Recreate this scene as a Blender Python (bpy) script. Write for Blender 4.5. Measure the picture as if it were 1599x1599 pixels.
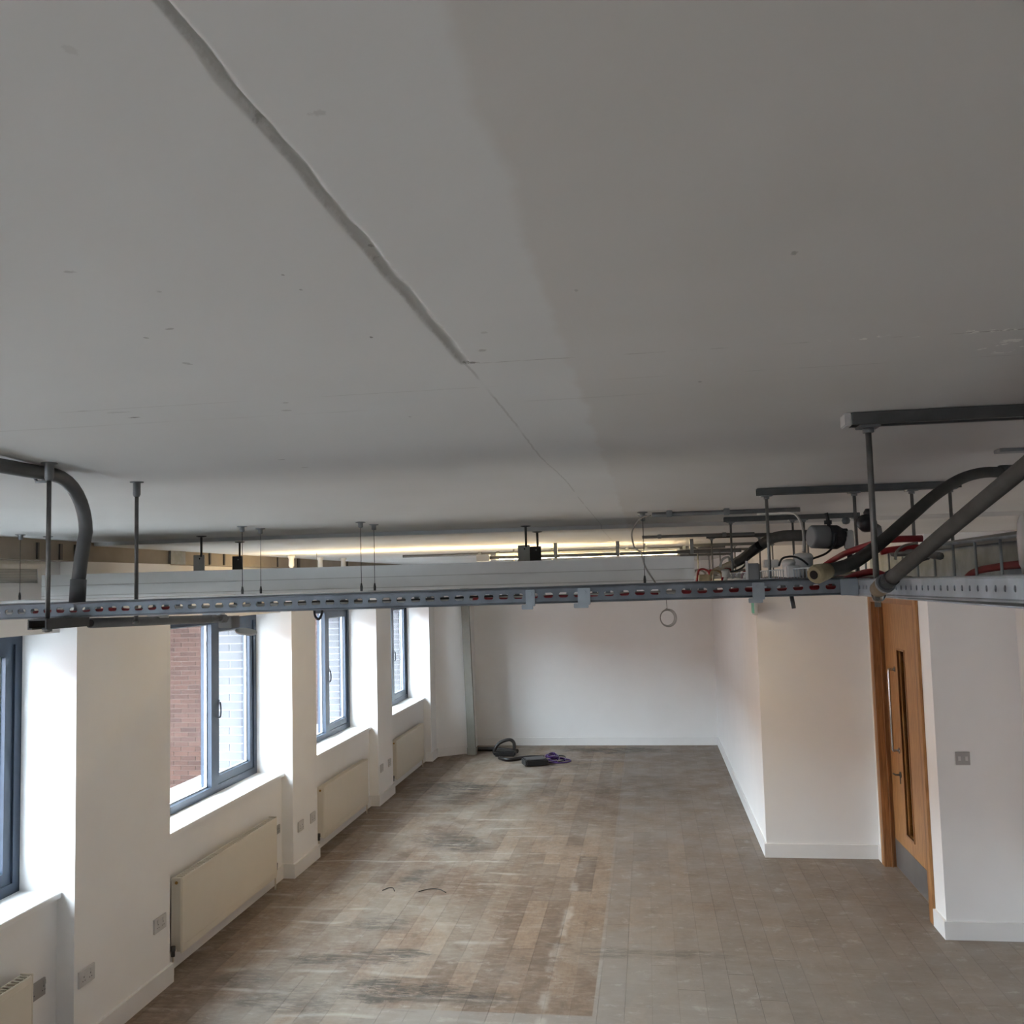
import bpy, bmesh, math, random
from mathutils import Vector, Matrix
from math import pi, sin, cos
random.seed(7)
S = bpy.context.scene
for o in list(bpy.data.objects): bpy.data.objects.remove(o)

# ---------------------------------------------------------------- camera
F = 1457.45; YAW, PITCH, ROLL = 0.14144, 0.0757, 0.026342
EYE = Vector((0, 0, 2.4))
def axes():
    f = Vector((-sin(YAW), cos(YAW), 0)); r = Vector((cos(YAW), sin(YAW), 0)); u = Vector((0, 0, 1))
    w = f*cos(PITCH) + u*sin(PITCH); u2 = -f*sin(PITCH) + u*cos(PITCH)
    return r*cos(ROLL) - u2*sin(ROLL), r*sin(ROLL) + u2*cos(ROLL), w
CR, CU, CW = axes()
cam_data = bpy.data.cameras.new('camera'); cam = bpy.data.objects.new('camera', cam_data)
S.collection.objects.link(cam); S.camera = cam
cam_data.sensor_width = 36; cam_data.lens = F*36/1599; cam_data.clip_start = 0.02; cam_data.clip_end = 200
M = Matrix((CR, CU, -CW)).transposed().to_4x4(); M.translation = EYE
cam.matrix_world = M
def _ray(px, py): return CW + CR*((px-799.5)/F) - CU*((py-799.5)/F)
def atY(px, py, Y):                       # measured pixel -> world point at depth Y
    d = _ray(px, py); return EYE + d*(Y/d.y)
def atX(px, py, X):
    d = _ray(px, py); return EYE + d*(X/d.x)
def atZ(px, py, Z):
    d = _ray(px, py); return EYE + d*((Z-2.4)/d.z)

# ---------------------------------------------------------------- sky, exposure
W = bpy.data.worlds.new('overcast_sky'); S.world = W; W.use_nodes = True
wn = W.node_tree; bg = wn.nodes['Background']
tc = wn.nodes.new('ShaderNodeTexCoord'); sp = wn.nodes.new('ShaderNodeSeparateXYZ'); rp = wn.nodes.new('ShaderNodeValToRGB')
wn.links.new(tc.outputs['Generated'], sp.inputs[0]); wn.links.new(sp.outputs['Z'], rp.inputs[0]); wn.links.new(rp.outputs[0], bg.inputs[0])
rp.color_ramp.elements[0].color = (0.80, 0.89, 1.0, 1); rp.color_ramp.elements[1].color = (0.88, 0.94, 1.0, 1)
bg.inputs[1].default_value = 14.0
S.view_settings.view_transform = 'Standard'; S.view_settings.look = 'None'
S.view_settings.exposure = 1.36; S.view_settings.gamma = 1.0; S.view_settings.use_curve_mapping = False

WINS = [(-5.9, -3.95), (-2.95, -1.0), (0.0, 1.97), (2.65, 4.6), (5.58, 7.62), (8.2, 10.12), (10.72, 12.66)]
SILL, HEAD = 0.86, 2.2
for i, (a, b) in enumerate(WINS):         # daylight portals in the window openings
    L = bpy.data.lights.new('window_portal', 'AREA'); L.shape = 'RECTANGLE'; L.size = HEAD-SILL; L.size_y = b-a
    L.cycles.is_portal = True
    o = bpy.data.objects.new('window_portal', L); S.collection.objects.link(o)
    o.location = (-3.72, (a+b)/2, (SILL+HEAD)/2)
    o.rotation_euler = (0, -pi/2, 0)

# ---------------------------------------------------------------- node helpers
class NT:
    def __init__(s, name):
        s.m = bpy.data.materials.new(name); s.m.use_nodes = True; s.t = s.m.node_tree
        s.b = s.t.nodes['Principled BSDF']; s.out = s.t.nodes['Material Output']; s._pos = None
    def n(s, k, **kw):
        x = s.t.nodes.new(k)
        for a, v in kw.items(): setattr(x, a, v)
        return x
    def put(s, sock, v):
        if hasattr(v, 'is_output') or isinstance(v, bpy.types.NodeSocket): s.t.links.new(v, sock)
        else: sock.default_value = v
    def math(s, op, a, b=0.0, c=0.0, clamp=False):
        x = s.n('ShaderNodeMath', operation=op, use_clamp=clamp); s.put(x.inputs[0], a); s.put(x.inputs[1], b)
        if op in ('MULTIPLY_ADD', 'SMOOTH_MIN'): s.put(x.inputs[2], c)
        return x.outputs[0]
    def pos(s):
        if not s._pos:
            g = s.n('ShaderNodeNewGeometry'); x = s.n('ShaderNodeSeparateXYZ'); s.t.links.new(g.outputs['Position'], x.inputs[0])
            s._pos = (g.outputs['Position'], x.outputs[0], x.outputs[1], x.outputs[2])
        return s._pos
    def noise(s, scale, detail=4, rough=.55, stretch=None, dist=0, vec=None, offs=None):
        v = vec or s.pos()[0]
        if stretch or offs:
            mp = s.n('ShaderNodeMapping'); s.t.links.new(v, mp.inputs[0])
            if stretch: mp.inputs['Scale'].default_value = stretch
            if offs: mp.inputs['Location'].default_value = offs
            v = mp.outputs[0]
        x = s.n('ShaderNodeTexNoise'); s.t.links.new(v, x.inputs['Vector']); x.inputs['Scale'].default_value = scale
        x.inputs['Detail'].default_value = detail; x.inputs['Roughness'].default_value = rough; x.inputs['Distortion'].default_value = dist
        return x.outputs[0]
    def ramp(s, v, lo, hi, a=0.0, b=1.0):
        x = s.n('ShaderNodeMapRange', interpolation_type='SMOOTHSTEP'); s.put(x.inputs[0], v)
        for i, q in enumerate((lo, hi, a, b)): s.put(x.inputs[i+1], q)
        return x.outputs[0]
    def mix(s, f, a, b):
        x = s.n('ShaderNodeMix', data_type='RGBA'); s.put(x.inputs[0], f)
        s.put(x.inputs[6], a if not isinstance(a, tuple) else (*a, 1)); s.put(x.inputs[7], b if not isinstance(b, tuple) else (*b, 1))
        return x.outputs[2]
    def bump(s, h, strength=.3, dist=.01):
        x = s.n('ShaderNodeBump'); x.inputs['Strength'].default_value = strength; x.inputs['Distance'].default_value = dist
        s.put(x.inputs['Height'], h); s.t.links.new(x.outputs[0], s.b.inputs['Normal'])
    def fin(s, col, rough=.6, metal=0.0, spec=None):
        s.put(s.b.inputs['Base Color'], col if not isinstance(col, tuple) else (*col, 1)); s.put(s.b.inputs['Roughness'], rough)
        s.b.inputs['Metallic'].default_value = metal
        if spec is not None: s.b.inputs['Specular IOR Level'].default_value = spec
        return s.m
def plain(name, col, rough=.55, metal=0.0, var=.12, sc=9, bump=0.0):
    t = NT(name); n = t.noise(sc, 3)
    k = t.ramp(n, .3, .7, 1-var, 1+var)
    vm = t.n('ShaderNodeVectorMath', operation='SCALE'); vm.inputs[0].default_value = col; t.put(vm.inputs['Scale'], k)
    if bump: t.bump(t.noise(sc*8, 3), bump, .002)
    return t.fin(vm.outputs[0], rough, metal)

MAT = {}
def mats():
    MAT['wall'] = plain('white_wall_paint', (.84, .83, .815), .75, 0, .012, 3, .05)
    MAT['reveal'] = MAT['wall']
    MAT['trim'] = plain('white_gloss_trim', (.80, .79, .775), .4, 0, .01)
    MAT['sill'] = plain('white_sill', (.86, .86, .85), .35, 0, .01)
    MAT['fascia'] = plain('brown_painted_beam', (.27, .235, .195), .7, 0, .08, 5)
    MAT['galv'] = plain('galvanised_steel', (.17, .19, .215), .48, .6, .16, 22)
    MAT['galv_dull'] = plain('dull_zinc_steel', (.20, .215, .225), .5, .55, .14, 20)
    MAT['galv_pale'] = plain('pale_galvanised_steel', (.35, .395, .43), .42, .6, .18, 16)
    MAT['rod'] = plain('threaded_rod_steel', (.17, .172, .165), .45, .6, .15, 40)
    MAT['conduit'] = plain('grey_conduit', (.135, .142, .145), .5, .25, .10, 14)
    MAT['foam'] = plain('dark_foam_insulation', (.06, .06, .054), .85, 0, .15, 30, .15)
    MAT['strut'] = plain('strut_steel', (.085, .09, .09), .5, .45, .15, 15)
    MAT['anthracite'] = plain('anthracite_aluminium', (.03, .047, .075), .35, .15, .05)
    MAT['seal'] = plain('white_spacer_bar', (.7, .75, .8), .4)
    MAT['boxwhite'] = plain('white_powder_coat', (.74, .75, .74), .5, 0, .02)
    MAT['plate'] = plain('grey_primer_plate', (.52, .52, .50), .55, .2, .05)
    MAT['platedark'] = plain('dark_grey_plate', (.07, .07, .07), .55, .2, .05)
    MAT['rad'] = plain('cream_radiator_enamel', (.70, .645, .545), .38, 0, .01)
    MAT['chrome'] = plain('brushed_chrome', (.5, .5, .5), .25, .95, .05)
    MAT['kick'] = plain('brushed_steel_kickplate', (.27, .265, .26), .38, .7, .05)
    MAT['black'] = plain('black_plastic', (.012, .012, .013), .45)
    MAT['dark'] = plain('painted_hole_shade', (.01, .007, .006), .9)  # near-black that stands in for the shade inside holes
    MAT['hose'] = plain('black_hose', (.018, .015, .015), .4)
    MAT['purple'] = plain('purple_cable', (.07, .022, .16), .45)
    MAT['red'] = plain('red_cable_sheath', (.27, .012, .018), .45)
    MAT['white'] = plain('white_plastic', (.50, .505, .49), .42, 0, .03)
    MAT['greyplastic'] = plain('grey_plastic', (.16, .165, .165), .5, 0, .04)
    MAT['cablegrey'] = plain('grey_cable', (.30, .29, .26), .5)
    MAT['brass'] = plain('brass', (.35, .2, .05), .35, .8)
    MAT['tan'] = plain('tan_foam_lagging', (.30, .25, .15), .9, 0, .2, 30, .3)
    MAT['socket'] = plain('white_socket_plate', (.55, .54, .53), .35, 0, .02)
    MAT['socketgrey'] = plain('satin_switch_plate', (.36, .35, .34), .35, .3, .03)
    MAT['render'] = plain('pale_coping_stone', (.16, .15, .15), .8, 0, .05)
    MAT['green'] = plain('green_sign_face', (.15, .5, .35), .5)
    MAT['redfar'] = plain('weathered_red_brickwork', (.24, .13, .10), .9, 0, .1, 4)
    MAT['postgrey'] = plain('grey_green_post_paint', (.24, .235, .205), .5, .1, .05)
    MAT['ground'] = plain('courtyard_ground', (.22, .21, .2), .9)
    MAT['brown'] = plain('brown_sleeve', (.16, .12, .07), .6)
    # clear glass / plastic
    def glass(name, tint, mixf=.10, rough=.02):
        t = NT(name); tr = t.n('ShaderNodeBsdfTransparent'); tr.inputs[0].default_value = (*tint, 1)
        gl = t.n('ShaderNodeBsdfGlossy'); gl.inputs['Roughness'].default_value = rough
        fr = t.n('ShaderNodeFresnel'); fr.inputs[0].default_value = 1.4
        mx = t.n('ShaderNodeMixShader'); t.put(mx.inputs[0], t.math('MULTIPLY', fr.outputs[0], mixf*5, clamp=True))
        t.t.links.new(tr.outputs[0], mx.inputs[1]); t.t.links.new(gl.outputs[0], mx.inputs[2]); t.t.links.new(mx.outputs[0], t.out.inputs[0])
        return t.m
    MAT['glass'] = glass('window_glass', (.93, .96, .97), .04)
    MAT['doorglass'] = glass('wired_door_glass', (.35, .28, .18), .18)
    MAT['clear'] = glass('clear_plastic', (.80, .82, .82), .35, .15)
    t = NT('warm_tube'); t.b.inputs['Emission Color'].default_value = (1, .74, .40, 1); t.b.inputs['Emission Strength'].default_value = LAMP
    MAT['lamp'] = t.fin((.9, .85, .7), .5)
    t = NT('added_warm_glow'); t.b.inputs['Emission Color'].default_value = (1, .72, .38, 1); t.b.inputs['Emission Strength'].default_value = LAMP*.085  # emission of the added lamp hidden behind the duct
    MAT['added_uplamp'] = t.fin((.9, .85, .7), .5)
    # oak veneer
    t = NT('oak_veneer'); g = t.noise(7, 6, .6, (9, 9, .6), .4); g2 = t.noise(60, 3, .6, (6, 6, .5))
    c = t.mix(t.ramp(g, .3, .7), (.30, .135, .045), (.52, .275, .105)); c = t.mix(t.math('MULTIPLY', t.ramp(g2, .5, .75), .25), c, (.22, .09, .03))
    MAT['oak'] = t.fin(c, .38)
    t = NT('dark_oak_frame'); g = t.noise(9, 6, .6, (9, 9, .5), .4)
    c = t.mix(t.ramp(g, .3, .7), (.20, .085, .03), (.36, .165, .06)); MAT['oakdark'] = t.fin(c, .38)
    # bricks
    for nm, cols in (('red_brick', ((.030, .012, .008), (.072, .033, .022), (.045, .019, .014))), ('grey_brick', ((.075, .075, .088), (.11, .11, .122), (.09, .09, .095)))):
        t = NT(nm); oi = t.n('ShaderNodeObjectInfo'); g = t.n('ShaderNodeNewGeometry')
        rr = t.math('FRACT', t.math('ADD', oi.outputs['Random'], g.outputs['Random Per Island']))
        c = t.mix(rr, cols[0], cols[1]); c = t.mix(t.math('MULTIPLY', t.noise(9, 4), .7), c, cols[2]); t.bump(t.noise(70, 3), .4, .004)
        MAT[nm] = t.fin(c, .85)
    MAT['mortar_pale'] = plain('pale_mortar', (.125, .098, .082), .95, 0, .1, 20)
    MAT['mortar_white'] = plain('white_mortar', (.27, .27, .28), .95, 0, .04, 20)
    # worn vinyl planks
    t = NT('worn_vinyl_plank'); P, X, Y, Z = t.pos()
    oi = t.n('ShaderNodeObjectInfo'); g = t.n('ShaderNodeNewGeometry')
    rr = t.math('FRACT', t.math('ADD', t.math('MULTIPLY', oi.outputs['Random'], 7.13), t.math('MULTIPLY', g.outputs['Random Per Island'], 5.7)))
    c = t.mix(rr, (.15, .104, .073), (.27, .192, .134))
    grain = t.noise(16, 6, .62, (2.6, .75, 1), .5); c = t.mix(t.math('MULTIPLY', t.ramp(grain, .35, .7), .45), c, (.135, .092, .066))
    c = t.mix(t.math('MULTIPLY', t.ramp(t.noise(11, 5, .65, (1, 2.3, 1), .3, offs=(4, 2, 0)), .42, .68), .32), c, (.36, .30, .235))
    blot = t.noise(5.0, 5, .6, (1.6, 1.0, 1), .4, offs=(9, 1, 0)); c = t.mix(t.math('MULTIPLY', t.ramp(blot, .5, .68), .4), c, (.12, .088, .066))
    # zones: pale film down the middle left, grey half on the right, brown strip along the windows
    xe = t.math('ADD', X, t.math('MULTIPLY', t.math('SUBTRACT', t.noise(1.7, 5, .6, offs=(2, 2, 0)), .5), .9))
    mid = t.math('MULTIPLY', t.ramp(xe, -2.75, -2.2), t.ramp(xe, -1.05, -1.55))
    film = t.ramp(t.noise(2.2, 6, .65, (1, .55, 1), .6), .36, .60)
    c = t.mix(t.math('MULTIPLY', mid, t.math('MULTIPLY', film, .42)), c, (.365, .34, .29))
    allf = t.ramp(t.noise(1.5, 7, .66, (1, .7, 1), .5, offs=(5, 0, 0)), .47, .66); c = t.mix(t.math('MULTIPLY', allf, .24), c, (.36, .325, .28))
    notp = t.math('MAXIMUM', t.ramp(X, -.392, -.386), t.math('MULTIPLY', t.ramp(Y, 5.36, 5.35), t.ramp(X, -1.9, -1.3)))       # outside the brown patch
    right = t.math('MAXIMUM', t.math('MULTIPLY', notp, t.ramp(X, -.5, -.39)), t.math('MULTIPLY', t.ramp(Y, 5.36, 5.35), t.ramp(X, -1.9, -1.3)))
    c = t.mix(t.math('MULTIPLY', right, t.ramp(t.noise(2.6, 6, .7, offs=(7, 7, 0)), .3, .65, .25, .75)), c, (.235, .20, .172))
    c = t.mix(t.math('MULTIPLY', right, t.math('MULTIPLY', t.ramp(Y, 7.6, 5.4), .35)), c, (.33, .315, .29))
    dust = t.ramp(t.noise(7.0, 8, .74, (1, 1.6, 1), .4, offs=(3, 1, 0)), .54, .68)
    c = t.mix(t.math('MULTIPLY', dust, .36), c, (.46, .435, .39))
    # soft transverse adhesive lines left by the old flooring
    wob = t.math('ADD', Y, t.math('MULTIPLY', t.noise(.9, 3), .3))
    ln = t.math('ABSOLUTE', t.math('SUBTRACT', t.math('FRACT', t.math('DIVIDE', wob, .29)), .5))
    lm = t.math('MULTIPLY', t.ramp(ln, .13, 0.0), t.ramp(t.noise(2.2, 4, offs=(8, 3, 1)), .46, .62))
    c = t.mix(t.math('MULTIPLY', lm, t.ramp(X, -.6, -1.3, 0.06, .42)), c, (.50, .47, .41))
    # dark greasy scuffs where the old glue bled through, measured one by one
    streak = t.ramp(t.noise(6.0, 8, .78, (.75, 3.0, 1), 1.2, offs=(1, 7, 0)), .44, .55)
    fine = t.ramp(t.noise(14, 6, .75, (.6, 3.4, 1), .8, offs=(6, 2, 0)), .51, .57)
    blobs = [(625, 1548, .42, .20, .75), (560, 1500, .45, .10, .7), (620, 1490, .28, .09, .8), (470, 1560, .42, .16, .5), (385, 1530, .2, .12, .5), (590, 1440, .25, .18, .6), (650, 1370, .14, .35, .75), (700, 1310, .30, .35, .6),
             (725, 1320, .25, .3, .6), (702, 1230, .45, .45, .7), (738, 1229, .22, .3, .75), (720, 1250, .3, .4, .55), (755, 1560, .35, .1, .45), (960, 1172, .8, .22, .9), (900, 1195, .5, .3, .5), (830, 1240, .4, .5, .3), (870, 1476, .12, .05, .5), (1030, 1490, .55, .09, .45), (980, 1225, .5, .6, .3)]
    bn = t.math('MULTIPLY', t.math('SUBTRACT', t.noise(3.2, 5, .65, (.7, 1.6, 1), .5, offs=(0, 4, 2)), .48), 5.5)
    for px, py, rx, ry, st in blobs:
        q = atZ(px, py, 0)
        e = t.math('ADD', t.math('POWER', t.math('DIVIDE', t.math('SUBTRACT', X, q.x), rx), 2), t.math('POWER', t.math('DIVIDE', t.math('SUBTRACT', Y, q.y), ry), 2))
        m_ = t.ramp(t.math('ADD', e, bn), 1.5, .1)
        c = t.mix(t.math('MULTIPLY', t.math('MULTIPLY', m_, t.math('MAXIMUM', t.math('MULTIPLY', streak, .9), fine)), st), c, (.040, .037, .032))
    c = t.mix(t.math('MULTIPLY', t.ramp(t.noise(17, 7, .78, (.7, 2.8, 1), 1.0, offs=(3, 3, 0)), .635, .68), .6), c, (.085, .07, .055))
    fl = t.ramp(t.noise(42, 3, .6), .74, .76); c = t.mix(t.math('MULTIPLY', fl, .7), c, (.60, .58, .54))
    # ragged pale glue stripe beside the patch edge, and the pale cut edges
    gx = t.math('ADD', X, t.math('MULTIPLY', t.math('SUBTRACT', t.noise(2.2, 4), .5), .16))
    gs = t.math('MULTIPLY', t.math('MULTIPLY', t.ramp(t.math('ABSOLUTE', t.math('ADD', gx, .66)), .05, .015), t.ramp(t.noise(5, 5), .42, .6)), t.ramp(Y, 8.6, 7.4))
    c = t.mix(t.math('MULTIPLY', gs, .45), c, (.45, .41, .36))
    ed = t.math('MULTIPLY', t.ramp(t.math('ABSOLUTE', t.math('ADD', X, .375)), .018, .008), t.ramp(Y, 7.4, 6.6)); c = t.mix(t.math('MULTIPLY', t.math('MULTIPLY', ed, t.ramp(t.noise(6, 4), .45, .6)), .3), c, (.45, .42, .37))
    t.bump(t.math('ADD', grain, t.math('MULTIPLY', dust, .6)), .12, .004)
    MAT['plank'] = t.fin(c, t.ramp(t.noise(3, 4), .3, .7, .42, .68), 0, .35)
    MAT['screed'] = plain('dusty_screed', (.2, .17, .14), .9)
    # ceiling paint
    t = NT('ceiling_paint'); P, X, Y, Z = t.pos()
    base = t.mix(t.ramp(t.noise(1.3, 4, .5), .35, .65), (.59, .595, .58), (.625, .63, .615))
    edge = t.math('ADD', t.math('ADD', X, .098), t.math('MULTIPLY', t.math('SUBTRACT', t.noise(9, 4), .5), .035))
    base = t.mix(t.ramp(edge, .002, .018), base, t.mix(t.ramp(t.noise(1.6, 3), .35, .65), (.55, .54, .51), (.58, .57, .545)))
    # joint colours: main lengthwise joint, fine crack beyond it, cross cracks
    jx = t.math('ABSOLUTE', t.math('ADD', t.math('ADD', X, .219), t.math('MULTIPLY', t.math('SUBTRACT', t.noise(22, 4), .5), .006)))
    jw = t.math('ADD', jx, t.ramp(Y, .35, .85, .0045, -.0005)); jw = t.math('ADD', jw, t.math('MULTIPLY', t.math('SUBTRACT', t.noise(90, 5, .7), .5), .011))
    j1 = t.math('MULTIPLY', t.ramp(jw, .0075, .0045), t.ramp(Y, 1.165, 1.15)); base = t.mix(t.math('MULTIPLY', j1, .33), base, (.30, .29, .26))
    j1b = t.math('MULTIPLY', j1, t.ramp(t.noise(30, 4, offs=(1, 0, 0)), .62, .72)); base = t.mix(t.math('MULTIPLY', j1b, .55), base, (.16, .14, .10))
    j2 = t.math('MULTIPLY', t.ramp(jx, .0028, .001), t.math('MULTIPLY', t.ramp(Y, 1.14, 1.16), t.ramp(t.noise(4, 3), .35, .5))); base = t.mix(t.math('MULTIPLY', j2, .4), base, (.27, .26, .24))
    for y0, x0, x1, wd, st, nz in ((1.158, -.24, 1.0, .0022, .55, 11), (1.30, -1.0, .9, .0018, .30, 7), (1.42, -2.2, .2, .006, .14, 3)):
        jy = t.math('ABSOLUTE', t.math('SUBTRACT', t.math('ADD', Y, t.math('MULTIPLY', t.math('SUBTRACT', t.noise(7, 4), .5), .012)), y0))
        mk = t.math('MULTIPLY', t.ramp(jy, wd, wd*.3), t.math('MULTIPLY', t.ramp(X, x0, x0+.03), t.ramp(X, x1, x1-.1)))
        mk = t.math('MULTIPLY', mk, t.ramp(t.noise(nz, 4, .6, offs=(y0*3, 0, 0)), .46, .58)); base = t.mix(t.math('MULTIPLY', mk, st), base, (.20, .18, .15))
    # flaking white paint on the right
    for cx, cy, rx, ry in ((.36, 1.155, .16, .012), (.47, 1.24, .05, .05), (.50, 1.155, .06, .02)):
        e = t.math('ADD', t.math('POWER', t.math('DIVIDE', t.math('SUBTRACT', X, cx), rx), 2), t.math('POWER', t.math('DIVIDE', t.math('SUBTRACT', Y, cy), ry), 2))
        mk = t.math('MULTIPLY', t.ramp(e, 1, .4), t.ramp(t.noise(55, 3, .6), .56, .62)); base = t.mix(t.math('MULTIPLY', mk, .8), base, (.80, .79, .74))
    # dents, plugged holes and smudges, measured one by one
    spots = [(210, 650, .010, .0022, .8), (475, 722, .010, .003, .5), (440, 710, .007, .0025, .45), (580, 527, .0025, .0025, .7), (1240, 398, .003, .003, .45), (640, 650, .0025, .0025, .45),
             (495, 177, .006, .0022, .2), (292, 567, .005, .005, .35), (265, 513, .006, .002, .4), (228, 527, .003, .002, .5), (110, 78, .004, .003, .12), (108, 424, .006, .002, .3), (248, 455, .003, .002, .35),
             (445, 628, .006, .003, .3), (448, 640, .009, .003, .3), (442, 430, .0015, .0015, .5), (470, 453, .0015, .0015, .5), (752, 548, .006, .003, .35), (1093, 598, .003, .003, .4), (756, 520, .004, .003, .2),
             (735, 567, .010, .003, .75), (900, 455, .002, .002, .3), (580, 392, .0025, .0025, .5), (560, 362, .0025, .0025, .5), (407, 190, .005, .003, .35), (185, 642, .02, .004, .2), (130, 640, .012, .003, .2)]
    sn = t.math('MULTIPLY', t.math('SUBTRACT', t.noise(160, 5, .7), .5), 5.0)
    for px, py, rx, ry, st in spots:
        q = atZ(px, py, 2.68)
        e = t.math('ADD', t.math('POWER', t.math('DIVIDE', t.math('SUBTRACT', X, q.x), rx), 2), t.math('POWER', t.math('DIVIDE', t.math('SUBTRACT', Y, q.y), ry*1.8), 2))
        base = t.mix(t.math('MULTIPLY', t.ramp(t.math('ADD', e, sn), 1.2, .3), st), base, (.13, .12, .10))
    t.bump(t.noise(26, 4, .5), .10, .004)
    MAT['ceil'] = t.fin(base, .85)
LAMP = 42.0
mats()

# ---------------------------------------------------------------- mesh helpers
class MB:
    def __init__(s): s.b = bmesh.new()
    def box(s, x0, x1, y0, y1, z0, z1, bev=0):
        v = [s.b.verts.new((x, y, z)) for z in (z0, z1) for y in (y0, y1) for x in (x0, x1)]
        fs = [s.b.faces.new([v[i] for i in q]) for q in ((0, 2, 3, 1), (4, 5, 7, 6), (0, 1, 5, 4), (2, 6, 7, 3), (0, 4, 6, 2), (1, 3, 7, 5))]
        if bev:
            es = list({e for f in fs for e in f.edges}); bmesh.ops.bevel(s.b, geom=es, offset=bev, segments=2, affect='EDGES')
        return s
    def tube(s, pts, r, n=10, cap=True, hollow=0, closed=False):
        pts = [Vector(p) for p in pts]; rs = r if isinstance(r, (list, tuple)) else [r]*len(pts)
        N = len(pts); rings = []; prev = None
        for i, p in enumerate(pts):
            if closed: d = pts[(i+1) % N]-pts[i-1]
            else: d = (pts[min(i+1, N-1)]-pts[max(i-1, 0)])
            d.normalize()
            if prev is None:
                a = Vector((0, 0, 1)) if abs(d.z) < .9 else Vector((1, 0, 0)); u = d.cross(a).normalized()
            else: u = (prev - d*prev.dot(d)).normalized()
            prev = u; w = d.cross(u)
            rings.append([s.b.verts.new(p + (u*cos(2*pi*k/n)+w*sin(2*pi*k/n))*rs[i]) for k in range(n)])
        R = list(range(N-1)) + ([N-1] if closed else [])
        for i in R:
            A, B = rings[i], rings[(i+1) % N]
            for k in range(n):
                f = s.b.faces.new((A[k], B[k], B[(k+1) % n], A[(k+1) % n])); f.smooth = True
        if cap and not closed:
            s.b.faces.new(rings[0]); s.b.faces.new(list(reversed(rings[-1])))
        return s
    def lathe(s, c, axis, prof, n=20):            # prof: (radius, height along axis)
        c = Vector(c); ax = Vector(axis).normalized(); a = Vector((0, 0, 1)) if abs(ax.z) < .9 else Vector((1, 0, 0)); u = ax.cross(a).normalized(); w = ax.cross(u)
        rings = [[s.b.verts.new(c+ax*h+(u*cos(2*pi*k/n)+w*sin(2*pi*k/n))*max(r, 1e-5)) for k in range(n)] for r, h in prof]
        for A, B in zip(rings, rings[1:]):
            for k in range(n):
                f = s.b.faces.new((A[k], A[(k+1) % n], B[(k+1) % n], B[k])); f.smooth = True
        s.b.faces.new(list(reversed(rings[0]))); s.b.faces.new(rings[-1])
        return s
    def quad(s, *p): s.b.faces.new([s.b.verts.new(q) for q in p]); return s
    def prism(s, poly, z0, z1):
        A = [s.b.verts.new((x, y, z0)) for x, y in poly]; B = [s.b.verts.new((x, y, z1)) for x, y in poly]; n = len(poly)
        s.b.faces.new(list(reversed(A))); s.b.faces.new(B)
        for i in range(n): s.b.faces.new((A[i], A[(i+1) % n], B[(i+1) % n], B[i]))
        return s
    def slotted(s, f, n0, n1, pitch, h, sw, sh, seg=12):
        """strip of cells along u with a rounded slot in each; f(u, v) -> world point"""
        for i in range(n0, n1):
            u0 = i*pitch; uc = u0+pitch/2; inn = []; out = []
            for k in range(seg):
                a = 2*pi*(k+.5)/seg; c_, s_ = cos(a), sin(a)
                rr = sh/2; ex = max(sw/2-rr, 0); inn.append((uc+(ex if c_ > 0 else -ex)+rr*c_, h/2+rr*s_))
                m = max(abs(c_), abs(s_)); out.append((uc+pitch/2*c_/m, h/2+h/2*s_/m))
            I = [s.b.verts.new(f(*q)) for q in inn]; O = [s.b.verts.new(f(*q)) for q in out]
            for k in range(seg): s.b.faces.new((O[k], O[(k+1) % seg], I[(k+1) % seg], I[k]))
            # fill the four corners
            for (cu, cv), (k1, k2) in (((u0+pitch, h), (1, 1)), ):
                pass
        return s
    def make(s, name, mat, parent=None, solid=0, smooth=False, origin=None):
        bmesh.ops.recalc_face_normals(s.b, faces=s.b.faces)
        if smooth:
            for f in s.b.faces: f.smooth = True
        inv = None
        if parent is not None: inv = Vector(parent.get('_w', (0, 0, 0)))
        org = Vector(origin) if origin is not None else (inv if inv is not None else None)
        if org is None:
            co = [v.co for v in s.b.verts]; org = Vector((sum(c.x for c in co)/len(co), sum(c.y for c in co)/len(co), min(c.z for c in co)))
        for v in s.b.verts: v.co -= org
        me = bpy.data.meshes.new(name); s.b.to_mesh(me); s.b.free(); me.materials.append(mat if not isinstance(mat, str) else MAT[mat])
        o = bpy.data.objects.new(name, me); S.collection.objects.link(o)
        o['_w'] = tuple(org)
        if parent is not None: o.parent = parent; o.location = org - Vector(parent['_w'])
        else: o.location = org
        if solid:
            md = o.modifiers.new('thickness', 'SOLIDIFY'); md.thickness = solid; md.offset = 0
        return o
def tag(o, label, cat, group=None):
    o['label'] = label; o['category'] = cat
    if group: o['group'] = group
    return o
def thing(name, loc, label, cat, group=None):
    o = bpy.data.objects.new(name, None); o.empty_display_size = .05; S.collection.objects.link(o); o.location = loc; o['_w'] = tuple(loc)
    return tag(o, label, cat, group)
def struct(o): o['kind'] = 'structure'; return o
def smoothpts(ctrl, n=8):
    P = [Vector(p) for p in ctrl]; P = [P[0]*2-P[1]] + P + [P[-1]*2-P[-2]]; out = []
    for i in range(1, len(P)-2):
        for k in range(n):
            t = k/n; a, b, c, d = P[i-1], P[i], P[i+1], P[i+2]
            out.append(.5*((2*b)+(c-a)*t+(2*a-5*b+4*c-d)*t*t+(3*b-a-3*c+d)*t**3))
    out.append(P[-2]); return out

# ================================================================ SETTING
H = 2.68; H2 = 2.66; YS = 4.74
XF, XN, XO = -3.0, -3.1, -3.42      # pilaster face, niche wall, outer side of the inner leaf
YB = -6.6                            # back of the room
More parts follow.
